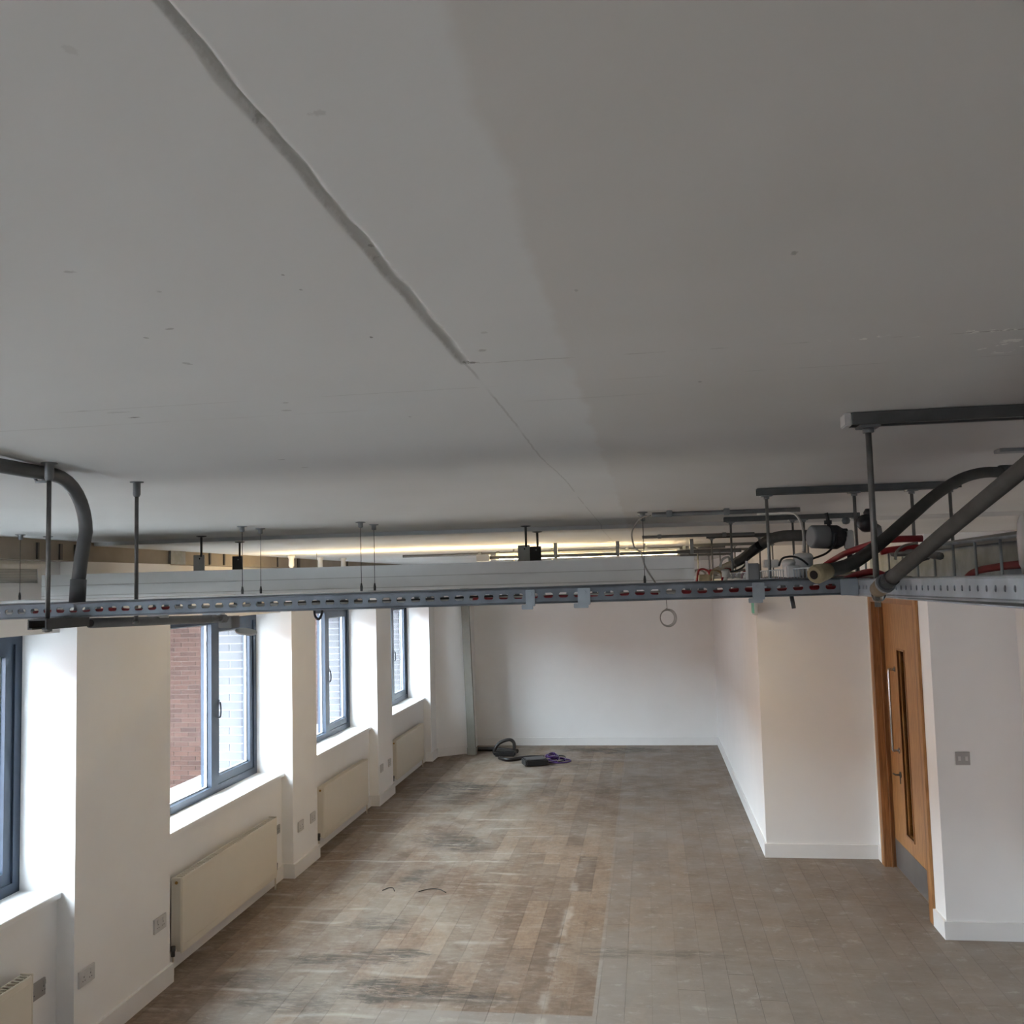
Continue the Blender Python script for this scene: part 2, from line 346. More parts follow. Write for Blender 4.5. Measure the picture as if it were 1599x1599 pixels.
# ---- floor: base + planks
floor = struct(MB().box(XN-.0, 2.4, YB, 14.0, -.12, -.0045).make('floor', 'screed'))
plank_me = None; cells = []
PW, PL = .152, .92
rng = random.Random(3)
ncol = int((2.4-XN)/PW)+1
for i in range(ncol):
    x0 = XN+i*PW; off = (i*.37 % 1)*PL
    k = 0; y = 4.6-off
    while y < 13.95:
        y0, y1 = max(y, 4.6), min(y+PL, 13.95)
        if y1-y0 > .05 and x0 < 2.39:
            xr = min(x0+PW, 2.4)
            vis = True
            if x0 > .93 and y0 > 8.42: vis = False
            if x0 > 1.95 and y0 > 6.64: vis = False
            if vis: cells.append((x0, xr, y0, y1))
        y += PL
def in_view(c):
    x = (c[0]+c[1])/2; y = (c[2]+c[3])/2; d = Vector((x, y, 0))-EYE; z = d.dot(CW); px = 799.5+F*d.dot(CR)/z; py = 799.5-F*d.dot(CU)/z
    return -60 < px < 1700 and py < 1680
full = [c for c in cells if in_view(c)]; full.sort(key=lambda c: c[2])
single, rest = full[:290], full[290:]+[c for c in cells if not in_view(c)]
cache = {}
for c in single:
    w, l = round(c[1]-c[0], 3), round(c[3]-c[2], 3)
    cx, cy = (c[0]+c[1])/2, (c[2]+c[3])/2
    if (w, l) not in cache:
        o = MB().box(cx-w/2+.0006, cx+w/2-.0006, cy-l/2+.0006, cy+l/2-.0006, -.0045, 0).make('plank', 'plank', floor, origin=(cx, cy, -.0045)); cache[(w, l)] = o.data
    else:
        o = bpy.data.objects.new('plank', cache[(w, l)]); S.collection.objects.link(o); o.parent = floor; o.location = Vector((cx, cy, -.0045))-Vector(floor['_w'])
    o.location.z += rng.choice((0, 0, .0003))
m = MB()
for c in rest: m.box(c[0]+.0006, c[1]-.0006, c[2]+.0006, c[3]-.0006, -.0045, 0)
m.box(XN, 2.4, YB, 4.6, -.0045, 0)
o = m.make('far_planks', 'plank', floor); o['kind'] = 'stuff'

# ---- ceiling: gently uneven slab with a filled lengthwise joint and a small step down
def cz(x, y):
    z = H if y < YS else H2
    z += .004*sin(1.1*x+.4)*sin(.9*y) if y > .3 else 0
    z -= .010*math.exp(-((y-1.98-.03*x)/.30)**2) ; z += .006*math.exp(-((y-2.75)/.35)**2)
    if y < 1.155:
        wv = .0025+.0045*min(1, max(0, (y-.35)/.5))
        d = abs(x+.219+.0012*sin(41*y)+.0008*sin(93*y+1)); z += .0045*max(0, 1-(d/wv)**2)
    return z
xs = [-3.1, -2.6, -2.1, -1.6, -1.2, -.9, -.7, -.5, -.4, -.32, -.27, -.24] + [-.2325+.0018*i for i in range(16)] + [-.2, -.17, -.1, .0, .15, .3, .5, .7, .95, 1.3, 1.7, 2.1, 2.4]
ys = [YB, -4, -2, -1, -.4, 0] + [.1+.02*i for i in range(53)] + [1.155, 1.16] + [1.2+.06*i for i in range(36)] + [3.5, 4.0, 4.4, YS-.001, YS, 5, 6, 7, 8.42, 10, 12, 14.0]
ys = sorted(set(round(v, 4) for v in ys))
m = MB(); grid = [[m.b.verts.new((x, y, cz(x, y))) for x in xs] for y in ys]
for j in range(len(ys)-1):
    for i in range(len(xs)-1):
        f = m.b.faces.new((grid[j][i], grid[j+1][i], grid[j+1][i+1], grid[j][i+1])); f.smooth = abs(ys[j+1]-ys[j]) > .002 or ys[j] < 4
me_top = m
ceil = struct(me_top.make('ceiling', 'ceil', origin=(0, 0, H)))
ceil.data.polygons.foreach_set('use_smooth', [abs(p.normal.y) < .5 and p.center.y < 3.2 for p in ceil.data.polygons])
# slab above closes the room to the sky
struct(MB().box(-3.9, 3.4, YB-.2, 14.2, H+.03, H+.25).make('ceiling', 'wall'))

# ---- left wall with niches, pilasters and window openings
m = MB()
def wall_run(y0, y1, x_in): m.box(XO, x_in, y0, y1, -.1, H+.03)
prev = YB
for a, b in WINS:
    wall_run(prev, a, XF); prev = b
    m.box(XO, XN, a, b, -.1, SILL-.03); m.box(XO, XN, a, b, HEAD, H+.03)
wall_run(prev, 12.98, XF)
# canted end of the facade wall and the short return by the post
m.prism([(XO, 12.98), (XF, 12.98), (-2.60, 13.25), (-2.60, 14.0), (XO, 14.0)], -.1, H+.03)
wl = struct(m.make('wall_left', 'wall'))
fb = MB().box(XN-.02, XF+.004, YB, 12.98, 2.575, H-.001).make('downstand', 'fascia', wl); fb['label'] = 'brown painted downstand along the top of the window wall'
for y, w in ((4.25, .012), (4.43, .02), (4.56, .035), (6.1, .015), (6.32, .015), (7.3, .012), (7.75, .05), (8.3, .02), (9.1, .02)):
    MB().box(XF, XF+.014, y, y+w, 2.58, 2.662).make('clip', 'platedark', wl)
q = MB().box(XF, XF+.02, 5.55, 5.74, 2.575, 2.665).make('bracket_plate', 'galv_dull', wl)
# other walls
YFAR = 13.9
struct(MB().box(-3.9, 3.4, YFAR, YFAR+.2, -.1, H+.03).make('wall_far', 'wall'))
struct(MB().box(.93, 3.4, 8.42, YFAR, -.1, H+.03).make('wall_right', 'wall'))
m = MB(); DX = 1.86; DY0, DY1, DH = 6.92, 8.24, 2.21
m.box(DX, DX+.22, 6.64, DY0, -.1, H+.03); m.box(DX, DX+.22, DY1, 8.42, -.1, H+.03); m.box(DX, DX+.22, DY0, DY1, DH, H+.03)
m.box(DX+.22, 3.4, 6.64, 6.74, -.1, H+.03)
struct(m.make('wall_right_door', 'wall'))
struct(MB().box(2.41, 3.4, YB, 6.64, -.1, H+.03).make('wall_right_near', 'wall'))
struct(MB().box(3.3, 3.4, 6.74, 8.42, -.1, H+.03).make('wall_right_corridor', 'wall'))
struct(MB().box(-3.9, 3.4, YB-.2, YB, -.1, H+.03).make('wall_back', 'wall'))
# ---- skirting boards
BH, BT = .115, .018
def skirt(name, segs):
    m = MB()
    for x0, x1, y0, y1 in segs:
        m.box(x0, x1, y0, y1, 0, BH)
    return struct(m.make(name, 'trim'))
m = MB(); prev = YB
for a, b in WINS + [(12.98, 12.98)]:
    m.box(XF, XF+BT, prev, a, 0, BH)
    if a < 12.9:
        m.box(XN, XN+BT, a+BT, b-BT, 0, BH); m.box(XN, XF+BT, a, a+BT, 0, BH); m.box(XN, XF+BT, b-BT, b, 0, BH)
    prev = b
m.prism([(XF, 12.98), (XF+BT, 12.98), (-2.60+BT, 13.25), (-2.60, 13.25)], 0, BH); m.box(-2.6, -2.6+BT, 13.25, YFAR, 0, BH)
struct(m.make('baseboard_left', 'trim'))
skirt('baseboard_far', [(-2.6+BT, .93-BT, YFAR-BT, YFAR)])
skirt('baseboard_right', [(.93-BT, .93, 8.42-BT, YFAR)])
skirt('baseboard_return', [(.93, DX-BT, 8.42-BT, 8.42), (DX-BT, DX, DY1+.0, 8.42)])
skirt('baseboard_right_near', [(DX-BT, DX, 6.64-BT, DY0-.0), (DX, 2.41-BT, 6.64-BT, 6.64), (2.41-BT, 2.41, YB, 6.64)])

# ---- windows, sills
for i, (a, b) in enumerate(WINS):
    n = i+1; X0, X1 = -3.40, -3.315          # frame depth
    w = MB(); t = .055
    w.box(X0, X1, a, a+t, SILL, HEAD); w.box(X0, X1, b-t, b, SILL, HEAD); w.box(X0, X1, a+t, b-t, SILL, SILL+t); w.box(X0, X1, a+t, b-t, HEAD-t, HEAD)
    fr = struct(w.make('window_%d' % n, 'anthracite'))
    ym = a+(b-a)*.62
    MB().box(X0, X1, ym-.055, ym+.055, SILL+t, HEAD-t).make('mullion', 'anthracite', fr)
    # opening sash on the far side
    s0, s1, z0, z1 = ym+.055, b-t, SILL+t, HEAD-t; ts = .062
    w = MB(); w.box(-3.385, -3.325, s0, s0+ts*.6, z0, z1); w.box(-3.385, -3.325, s1-ts, s1, z0, z1); w.box(-3.385, -3.325, s0+ts*.6, s1-ts, z0, z0+ts); w.box(-3.385, -3.325, s0+ts*.6, s1-ts, z1-ts, z1)
    sa = w.make('sash', 'anthracite', fr)
    w = MB(); g = .010
    for (y0, y1, zz0, zz1) in ((a+t, ym-.055, z0, z1), (s0+ts*.6, s1-ts, z0+ts, z1-ts)):
        w.box(-3.368, -3.352, y0, y0+g, zz0, zz1); w.box(-3.368, -3.352, y1-g, y1, zz0, zz1); w.box(-3.368, -3.352, y0, y1, zz0, zz0+g); w.box(-3.368, -3.352, y0, y1, zz1-g, zz1)
    w.make('glazing_spacer', 'seal', fr)
    MB().box(-3.362, -3.358, a+t, ym-.055, z0, z1).make('glass', 'glass', fr)
    MB().box(-3.362, -3.358, s0+ts*.6, s1-ts, z0+ts, z1-ts).make('glass', 'glass', sa)
    hy = s0+.012; w = MB().tube(smoothpts([(-3.32, hy, 1.42), (-3.303, hy+.002, 1.43), (-3.298, hy+.002, 1.48), (-3.303, hy, 1.54)], 4), .006, 8); w.box(-3.327, -3.312, hy-.010, hy+.010, 1.52, 1.56, .003)
    w.make('window_handle', 'anthracite', sa)
    MB().box(-3.42, -3.072, a+.001, b-.001, SILL-.03, SILL, .003).make('window_sill', 'sill', fr)

# ---- outside: brick leaf of our own facade, coping ledge, red brick wing, courtyard
BW, BHh, CO = .215, .058, .070
# outer leaf: pale mortar core with real bricks on the far reveals that show through the glass
m = MB(); prev = YB
for a, b in WINS:
    m.box(-3.66, XO, prev, a, -3.5, 4.2); m.box(-3.66, XO, a, b, -3.5, SILL-.05); m.box(-3.66, XO, a, b, HEAD+.02, 4.2); prev = b
m.box(-3.66, XO, prev, 14.2, -3.5, 4.2)
outer = struct(m.make('wall_outside', 'mortar_white'))
def brick_mesh(l, h, d, mat):
    return MB().box(-l/2, l/2, 0, d, 0, h, .002).make('brick', mat, outer, origin=(0, 0, 0))
seed = None
sz = {}
def brick(parent, mat, x0, x1, y0, y1, z0, z1):
    k = (mat, round(x1-x0, 3), round(y1-y0, 3))
    c = Vector(((x0+x1)/2, (y0+y1)/2, z0))
    if k not in sz:
        o = MB().box(x0, x1, y0, y1, z0, z1).make('brick', mat, parent, origin=c); sz[k] = o.data
    else:
        o = bpy.data.objects.new('brick', sz[k]); S.collection.objects.link(o); o.parent = parent; o.location = c-Vector(parent['_w'])
for a, b in WINS[4:]:
    for k in range(19):
        z = SILL-.03+k*CO
        if z+BHh > HEAD+.02: break
        if k % 2 == 0: brick(outer, 'grey_brick', -3.665, -3.428, b-.008, b+.02, z, z+BHh)
        else:
            brick(outer, 'grey_brick', -3.665, -3.557, b-.008, b+.02, z, z+BHh); brick(outer, 'grey_brick', -3.545, -3.428, b-.008, b+.02, z, z+BHh)
m = MB()
for a, b in WINS:     # remaining facing bricks of the outer side, joined
    for k in range(0, 60):
        z = -3.4+k*CO*1.9
struct(MB().box(-4.16, -3.66, YB, 13.3, .58, .70).make('trim_1', 'render'))
struct(MB().box(-3.66, XO+.01, YB, 13.3, .80, .828).make('trim_2', 'seal'))
# red brick wing beyond the courtyard
RX0, RX1, RY = -11.5, -3.9, 13.3
rw = struct(MB().box(RX0, RX1, RY, RY+.3, -3.5, 7.0).make('wall_courtyard', 'mortar_pale'))
m = MB(); cnt = 0
k = 0; z = -3.4
while z < 6.9:
    x = RX0+(0 if k % 2 else BW*.53)
    while x+BW < RX1:
        vis = (-7.75 < x < -6.45 and .30 < z < 2.45) or (-5.25 < x < -4.75 and .6 < z < 2.3)
        if vis and cnt < 296: brick(rw, 'red_brick', x, x+BW, RY-.012, RY+.01, z, z+BHh); cnt += 1
        else: m.box(x, x+BW, RY-.012, RY+.01, z, z+BHh)
        x += BW+.012
    z += CO; k += 1
o = m.make('outlying_bricks', 'red_brick', rw); o['kind'] = 'stuff'
struct(MB().box(-15, -14.5, -15, RY+.3, -3.5, 4.6).make('wall_opposite', 'redfar'))
struct(MB().box(-11.5, -6.2, 10.6, RY-.02, 2.9, 3.1).make('added_shade_slab', 'render'))  # unseen slab added to keep sky light off the red brick wing
struct(MB().box(-25, -3.66, -15, 25, -3.7, -3.5).make('ground', 'ground'))

# ================================================================ DOOR
dr = thing('door_1', (DX+.05, (DY0+DY1)/2, 0), '', '')
del dr['label']; del dr['category']; dr['kind'] = 'structure'
m = MB(); m.box(DX-.018, DX+.13, DY0, DY0+.045, 0, DH); m.box(DX-.018, DX+.13, DY1-.045, DY1, 0, DH); m.box(DX-.018, DX+.13, DY0+.045, DY1-.045, DH-.045, DH)
m.box(DX+.04, DX+.05, DY1-.06, DY1-.045, 0, DH-.045)
m.make('door_frame', 'oakdark', dr)
m = MB(); m.box(DX-.02, DX-.0, DY0-.05, DY0+.01, 0, DH+.05, .003); m.box(DX-.02, DX-.0, DY1-.01, DY1+.05, 0, DH+.05, .003); m.box(DX-.02, DX, DY0+.01, DY1-.01, DH-.01, DH+.05)
m.make('architrave', 'oak', dr)
lx0, lx1 = DX+.075, DX+.12; ly0, ly1 = DY0+.048, DY1-.048; vy0, vy1, vz0, vz1 = 7.60, 7.80, .36, 1.79; lz = DH-.048
m = MB(); m.box(lx0, lx1, ly0, vy0, .006, lz); m.box(lx0, lx1, vy1, ly1, .006, lz); m.box(lx0, lx1, vy0, vy1, .006, vz0); m.box(lx0, lx1, vy0, vy1, vz1, lz)
leaf = m.make('door_leaf', 'oak', dr)
m = MB(); q = .014; m.box(lx0-.006, lx0+.01, vy0-q, vy0, vz0-q, vz1+q); m.box(lx0-.006, lx0+.01, vy1, vy1+q, vz0-q, vz1+q); m.box(lx0-.006, lx0+.01, vy0, vy1, vz0-q, vz0); m.box(lx0-.006, lx0+.01, vy0, vy1, vz1, vz1+q)
m.make('glazing_bead', 'oakdark', leaf)
MB().box(lx0+.02, lx0+.026, vy0, vy1, vz0, vz1).make('vision_panel', 'doorglass', leaf)
MB().box(lx0-.003, lx0, ly0+.01, ly1-.01, .012, .235).make('kick_plate', 'kick', leaf)
hy = 7.90
m = MB().tube([(lx0, hy, .99), (lx0-.05, hy, .99), (lx0-.05, hy, 1.0), (lx0-.05, hy, 1.62), (lx0-.05, hy, 1.63), (lx0, hy, 1.63)], .0095, 10); m.lathe((lx0, hy, .99), (-1, 0, 0), [(.022, 0), (.022, .006)]); m.lathe((lx0, hy, 1.63), (-1, 0, 0), [(.022, 0), (.022, .006)])
m.make('pull_handle', 'chrome', leaf)
m = MB().lathe((lx0, hy-.0, .80), (-1, 0, 0), [(.024, 0), (.024, .007)]); m.tube([(lx0, hy, .80), (lx0-.04, hy, .80), (lx0-.045, hy+.05, .80)], .007, 8); m.box(lx0-.008, lx0-.004, hy-.006, hy+.006, .73, .78)
m.make('thumb_turn', 'strut', leaf)

# ================================================================ RADIATORS, SOCKETS
def radiator(y0, y1, z0, z1, label):
    t = thing('radiator', (XN+.06, (y0+y1)/2, z0), label, 'radiator', 'radiators under the windows')
    x0, x1 = XN+.035, XN+.10
    m = MB().box(x1-.012, x1, y0+.012, y1-.012, z0+.006, z1-.004, .003)
    m.make('front_panel', 'rad', t)
    for k in range(9):
        z = z0+.05+k*(z1-z0-.09)/8
        if k in (0, 8): MB().box(x1-.001, x1+.0012, y0+.03, y1-.03, z, z+.004).make('panel_crease', 'rad', t)
    MB().box(x0, x0+.012, y0+.012, y1-.012, z0+.006, z1-.004, .003).make('rear_panel', 'rad', t)
    for yy in (y0, y1-.012): 
        c = MB().box(x0-.002, x1-.002, yy, yy+.012, z0+.02, z1, .002).make('side_cover', 'rad', t)
    m = MB()
    for k in range(int((y1-y0)/.03)): m.box(x0+.012, x1-.012, y0+.018+k*.03, y0+.024+k*.03, z1-.008, z1-.002)
    m.make('top_grille', 'rad', t)['kind'] = 'stuff'
    MB().lathe((x0+.035, y0-.0, z1-.03), (0, -1, 0), [(.010, 0), (.010, .006), (.005, .008)], 12).make('air_vent_plug', 'brass', t)
    v = MB().tube([(x0+.03, y1, z0+.035), (x0+.03, y1+.035, z0+.035), (x0+.03, y1+.04, z0+.02), (x0+.03, y1+.04, 0)], .0075, 8).make('pipe', 'rad', t)
    MB().lathe((x0+.03, y1+.04, z0+.02), (0, 0, 1), [(.011, -.01), (.012, .02), (.018, .025), (.021, .075), (.017, .08)], 12).make('valve', 'platedark', t)
    v = MB().tube([(x0+.03, y0, z0+.03), (x0+.03, y0-.03, z0+.03), (x0+.03, y0-.035, z0+.015), (x0+.03, y0-.035, 0)], .0075, 8).make('pipe', 'rad', t)
    MB().lathe((x0+.03, y0-.035, z0+.005), (0, 0, 1), [(.012, 0), (.012, .03), (.015, .035), (.015, .06)], 12).make('valve', 'platedark', t)
radiator(2.85, 4.28, .11, .58, 'white radiator at the left photo edge, nearest of the four')
radiator(5.72, 7.28, .11, .585, 'cream panel radiator under the window showing red brickwork, with exposed dark side gap')
radiator(8.36, 9.75, .11, .58, 'cream panel radiator under the middle window, third from the camera')
radiator(10.88, 12.25, .11, .575, 'small far radiator beside the canted wall at the end')

def socket(y, z, w, h, label, x=XF, mat='socket', rockers=2):
    t = thing('wall_socket', (x, y, z), label, 'socket', 'sockets along the window wall')
    MB().box(x, x+.011, y-w/2, y+w/2, z-h/2, z+h/2, .002).make('face_plate', mat, t)
    for k in range(rockers):
        yy = y+(k-(rockers-1)/2)*w*.45
        MB().box(x+.011, x+.014, yy-.008, yy+.008, z+h*.12, z+h*.36).make('rocker', mat, t)
    m = MB()
    for k in range(rockers):
        yy = y+(k-(rockers-1)/2)*w*.42
        m.box(x+.0105, x+.0115, yy-.003, yy+.003, z+.0, z+.008); m.box(x+.0105, x+.0115, yy-.013, yy-.006, z-.018, z-.013); m.box(x+.0105, x+.0115, yy+.006, yy+.013, z-.018, z-.013)
    m.make('pin_holes', 'platedark', t)['kind'] = 'stuff'
socket(4.70, .40, .14, .085, 'double wall socket on the near end of the broad front pilaster')
socket(5.45, .40, .14, .085, 'double wall socket on the far end of the broad front pilaster')
socket(4.40, .43, .20, .085, 'wide grey triple socket in the niche beside the nearest radiator', x=XN, mat='socketgrey', rockers=3)
socket(7.78, .385, .12, .085, 'wall socket on the near side of the second pilaster')
socket(8.07, .385, .12, .085, 'wall socket on the far side of the second pilaster')
socket(7.515, .42, .09, .07, 'dull socket in the niche corner past the brick window radiator', x=XN, mat='socketgrey')
socket(10.24, .385, .10, .085, 'wall socket on the near side of the third pilaster')
socket(10.56, .385, .10, .085, 'wall socket on the far side of the third pilaster')
p0 = atY(1503, 1184, 6.64)
t = thing('light_switch', tuple(p0), 'square satin light switch on the white wall right of the door', 'switch')
MB().box(p0.x-.045, p0.x+.045, 6.64-.009, 6.64, p0.z-.043, p0.z+.043, .002).make('face_plate', 'socketgrey', t)
for k in (-1, 1): MB().box(p0.x+k*.022-.008, p0.x+k*.022+.008, 6.64-.013, 6.64-.009, p0.z-.014, p0.z+.014, .001).make('rocker', 'socket', t)
t = thing('exit_sign', (.93, 8.37, 2.13), 'small green and white sign box at the top of the white wall corner', 'sign')
MB().box(.895, .925, 8.20, 8.40, 2.07, 2.19, .003).make('sign_box', 'white', t)
MB().box(.890, .895, 8.215, 8.385, 2.085, 2.175).make('sign_face', 'green', t)

# high-level grille above the nearest window
t = thing('ventilation_grille', (XN, 3.8, 2.45), 'grey ventilation grille in a white frame high above the nearest window', 'grille')
m = MB(); g0, g1, gz0, gz1 = 3.0, 4.40, 2.463, 2.535
m.box(XN, XN+.012, g0, g1+.03, gz1, gz1+.022); m.box(XN, XN+.012, g0, g1+.03, gz0-.02, gz0); m.box(XN, XN+.012, g1, g1+.03, gz0, gz1)
m.make('grille_frame', 'trim', t)
m = MB(); 
for k in range(9): m.box(XN+.001, XN+.006, g0, g1, gz0+k*.008+.0005, gz0+k*.008+.0065)
m.make('louvre_blades', 'plate', t)['kind'] = 'stuff'

# ================================================================ OVERHEAD SERVICES
# ---- slotted cross tray in front of the camera
TY, TH = 1.8, .028
def flange(u, v, y, x_off=0):     # gently falling to the left
    return (u, y, 2.362+.0065*(u-.1)+v)
t = thing('cable_tray', (-.5, 1.95, 2.362), 'slotted grey cable tray crossing the whole view from left to right', 'cable tray')
m = MB().slotted(lambda u, v: flange(u, v, TY), -54, 13, .0292, TH, .0188, .0105)
m.make('front_flange', 'galv', t, solid=.0016)
m = MB()
for k in range(-54, 13): m.quad(*(flange(*q, TY) for q in ((k*.0292, TH), ((k+1)*.0292, TH), ((k+1)*.0292, TH+.001), (k*.0292, TH+.001))))
for v in (0, TH):
    m.tube([flange(-1.58, v, TY), flange(.382, v, TY)], .0022, 6)
m.make('rolled_edge', 'galv', t)
m = MB().slotted(lambda u, v: flange(u, v, TY+.30), -60, 13, .0292, TH, .0188, .0105)
m.make('rear_flange', 'galv', t, solid=.0016)
m = MB().tube([flange(-1.75, TH, TY+.30), flange(.382, TH, TY+.30)], .003, 6); m.make('rear_lip', 'galv_pale', t)
m = MB()
for r in range(6): m.slotted(lambda u, v, r=r: (u, TY+.002+r*.05+v/TH*.05, 2.362+.0065*(u-.1)), -54, 13, .0292, TH, .016, .010)
m.make('perforated_base', 'galv', t, solid=.0012)
for px, w, dz in ((828, .018, .010), (912, .024, .014), (1185, .022, .008)):
    c = atY(px, 932, TY-.006); zt = 2.362+.0065*(c.x-.1)
    m = MB(); m.box(c.x-w/2, c.x+w/2, TY-.007, TY-.002, zt-.006, zt+TH-.002, .001); m.box(c.x-w/2-.008, c.x+w/2-.004, TY-.009, TY-.003, zt-.012, zt-.003, .001)
    m.lathe((c.x, TY-.007, zt+.018), (0, -1, 0), [(.0045, 0), (.0045, .003)], 8)
    m.make('splice_clamp', 'galv_pale', t)
# cables lying in the cross tray
def cable(name, pts, r, mat, label, cat='cable', group=None, n=8, sm=6):
    o = MB().tube(smoothpts(pts, sm), r, n).make(name, mat); return tag(o, label, cat, group)
zc = 2.372
def trayz(x, d=0): return 2.362+.0065*(x-.1)+.006+d
for i, (x0, x1, yo, r, mat, lab) in enumerate((
    (-1.30, -.98, 1.84, .006, 'red', 'short red cable lying in the tray below the bent conduit'),
    (-.35, .02, 1.86, .005, 'red', 'red cable lying in the middle stretch of the cross tray'),
    (.06, .37, 1.845, .0065, 'red', 'thick red cable at the right end of the cross tray'),
    (-1.5, .3, 1.93, .005, 'white', 'white cable running the length of the cross tray'),
    (-.95, -.1, 1.98, .006, 'black', 'black cable lying in the middle of the cross tray'),
    (-.55, .36, 2.04, .005, 'cablegrey', 'grey cable lying at the back of the cross tray'))):
    pts = [(x0+(x1-x0)*k/7, yo+.008*sin(k*1.7+i), trayz(x0+(x1-x0)*k/7, r-.004+.002*sin(k*2.1+i))) for k in range(8)]
    cable('cable', pts, r, mat, lab)

# ---- two rods at the left with the short channel below the tray
def ztop(x, y): return cz(x, y)
def rod_hanger(x, y, zb, r=.0048, clen=.032):
    t_ = thing('threaded_rod', (x, y, zb), '', 'rod')
    MB().tube([(x, y, zb), (x, y, ztop(x, y)-.004)], r, 10).make('rod', 'rod', t_)
    MB().lathe((x, y, ztop(x, y)+.001), (0, 0, -1), [(.016, 0), (.016, .003), (.009, .004), (.009, clen), (.0065, clen+.006)], 12).make('ceiling_anchor', 'galv_dull', t_)
    return t_
zr = 2.332
a = rod_hanger(-1.205, 1.748, 2.325); a['label'] = 'steel threaded rod beside the bent conduit, passing in front of the tray'
MB().lathe((-1.205, 1.748, 2.333), (0, 0, -1), [(.009, 0), (.009, .007)], 6).make('nut', 'rod', a)
a = rod_hanger(-1.225, 2.115, 2.325); a['label'] = 'steel threaded rod standing free right of the bent conduit'
MB().lathe((-1.225, 2.115, 2.333), (0, 0, -1), [(.009, 0), (.009, .007)], 6).make('nut', 'rod', a)
def channel(mb, p0, p1, w=.041, h=.021, th=.003, openup=True):
    """C-section laid from p0 to p1 (axis aligned), top at z of p0"""
    x0, y0, z = p0; x1, y1, _ = p1
    if abs(x1-x0) > abs(y1-y0):
        mb.box(x0, x1, y0-w/2, y0+w/2, z-th, z); mb.box(x0, x1, y0-w/2, y0-w/2+th, z-h, z-th); mb.box(x0, x1, y0+w/2-th, y0+w/2, z-h, z-th)
        mb.box(x0, x1, y0-w/2+th, y0-w/2+.010, z-h, z-h+th); mb.box(x0, x1, y0+w/2-.010, y0+w/2-th, z-h, z-h+th)
    else:
        mb.box(x0-w/2, x0+w/2, y0, y1, z-th, z); mb.box(x0-w/2, x0-w/2+th, y0, y1, z-h, z-th); mb.box(x0+w/2-th, x0+w/2, y0, y1, z-h, z-th)
        mb.box(x0-w/2+th, x0-w/2+.010, y0, y1, z-h, z-h+th); mb.box(x0+w/2-.010, x0+w/2-th, y0, y1, z-h, z-h+th)
t = thing('support_channel', (-1.235, 1.93, 2.33), 'short open-ended steel channel under the left end of the tray', 'bracket')
m = MB(); channel(m, (-1.205, 1.715, 2.3525), (-1.205, 1.86, 2.3525)); m.make('channel', 'strut', t)
# ---- conduit below the tray ending in a box with a hanging lid
t = thing('conduit', (-1.18, 2.3, 2.35), 'grey conduit with an open end facing the camera under the tray, ending in a box', 'conduit')
A = atY(141, 973, 2.0); B = atY(331, 966.5, 2.62)
d = (B-A).normalized()
MB().tube([A, B], .0105, 16, cap=False).make('tube', 'conduit', t, solid=.002)
MB().lathe(A-d*.0005, -d, [(.0085, 0), (.0085, .0008)], 16).make('bore_shade_disc', 'dark', t)  # dark disc over the open end, painted as the shade inside
C2 = B+d*.10
MB().tube([B-d*.02, B-d*.018, B+d*.02], .0125, 14).tube([B+d*.02, B+d*.05], .0085, 12).tube([B+d*.05, B+d*.085], .0125, 14).make('coupler', 'conduit', t)
q = atY(358, 975, 2.78)
MB().box(q.x-.022, q.x+.022, q.y-.03, q.y+.03, q.z-.010, q.z+.026, .002).make('conduit_box', 'greyplastic', t)
q2 = atY(384, 988, 2.8)
lid = MB().lathe(q2, (.22, -.15, .95), [(.033, 0), (.034, .002), (.033, .006)], 20).make('box_lid', 'plate', t)
MB().box(q.x-.05, q.x+.01, q.y-.08, q.y-.05, q.z+.028, q.z+.045, .002).make('saddle', 'galv_pale', t)
tag(MB().box(*( [atY(230, 962, 2.3).x, atY(262, 962, 2.3).x] ), 2.3, 2.306, atY(245, 965, 2.3).z, atY(245, 959, 2.3).z).make('paper_label', 'white'), 'small pale strip label between conduit and tray', 'label')

# ---- big conduit coming along the ceiling at left and bending down into the tray
t = thing('bent_conduit', (-1.16, 1.93, 2.38), 'thick grey conduit along the ceiling bending down into the tray at left', 'conduit')
xq = -1.24; yv = atX(134, 830, xq).y; R_ = .115; cyb = yv-R_; zcn = 2.654
pts = [(xq, -.6, zcn), (xq, 1.0, zcn), (xq, cyb-.06, zcn)]
for k in range(9):
    a_ = pi/2*(1-k/8); pts.append((xq, cyb+R_*cos(a_), zcn-R_+R_*sin(a_)))
yb_ = atX(122, 915, xq).y
pts += [(xq, (yv+yb_)/2-.004, 2.475), (xq, yb_, 2.425)]
MB().tube(pts, .0148, 16).make('tube', 'conduit', t)
MB().tube([(xq, yb_+.001, 2.432), (xq, yb_-.003, 2.38)], .0172, 16).make('coupler', 'conduit', t)
yc = atX(66, 735, xq).y
m = MB().box(xq-.03, xq+.03, yc-.012, yc+.012, 2.672, 2.678); m.tube([(xq-.021, yc, 2.678), (xq-.021, yc, 2.652), (xq-.012, yc, 2.636), (xq+.012, yc, 2.636), (xq+.021, yc, 2.652), (xq+.021, yc, 2.678)], .0035, 6)
m.make('pipe_clip', 'galv_dull', t)

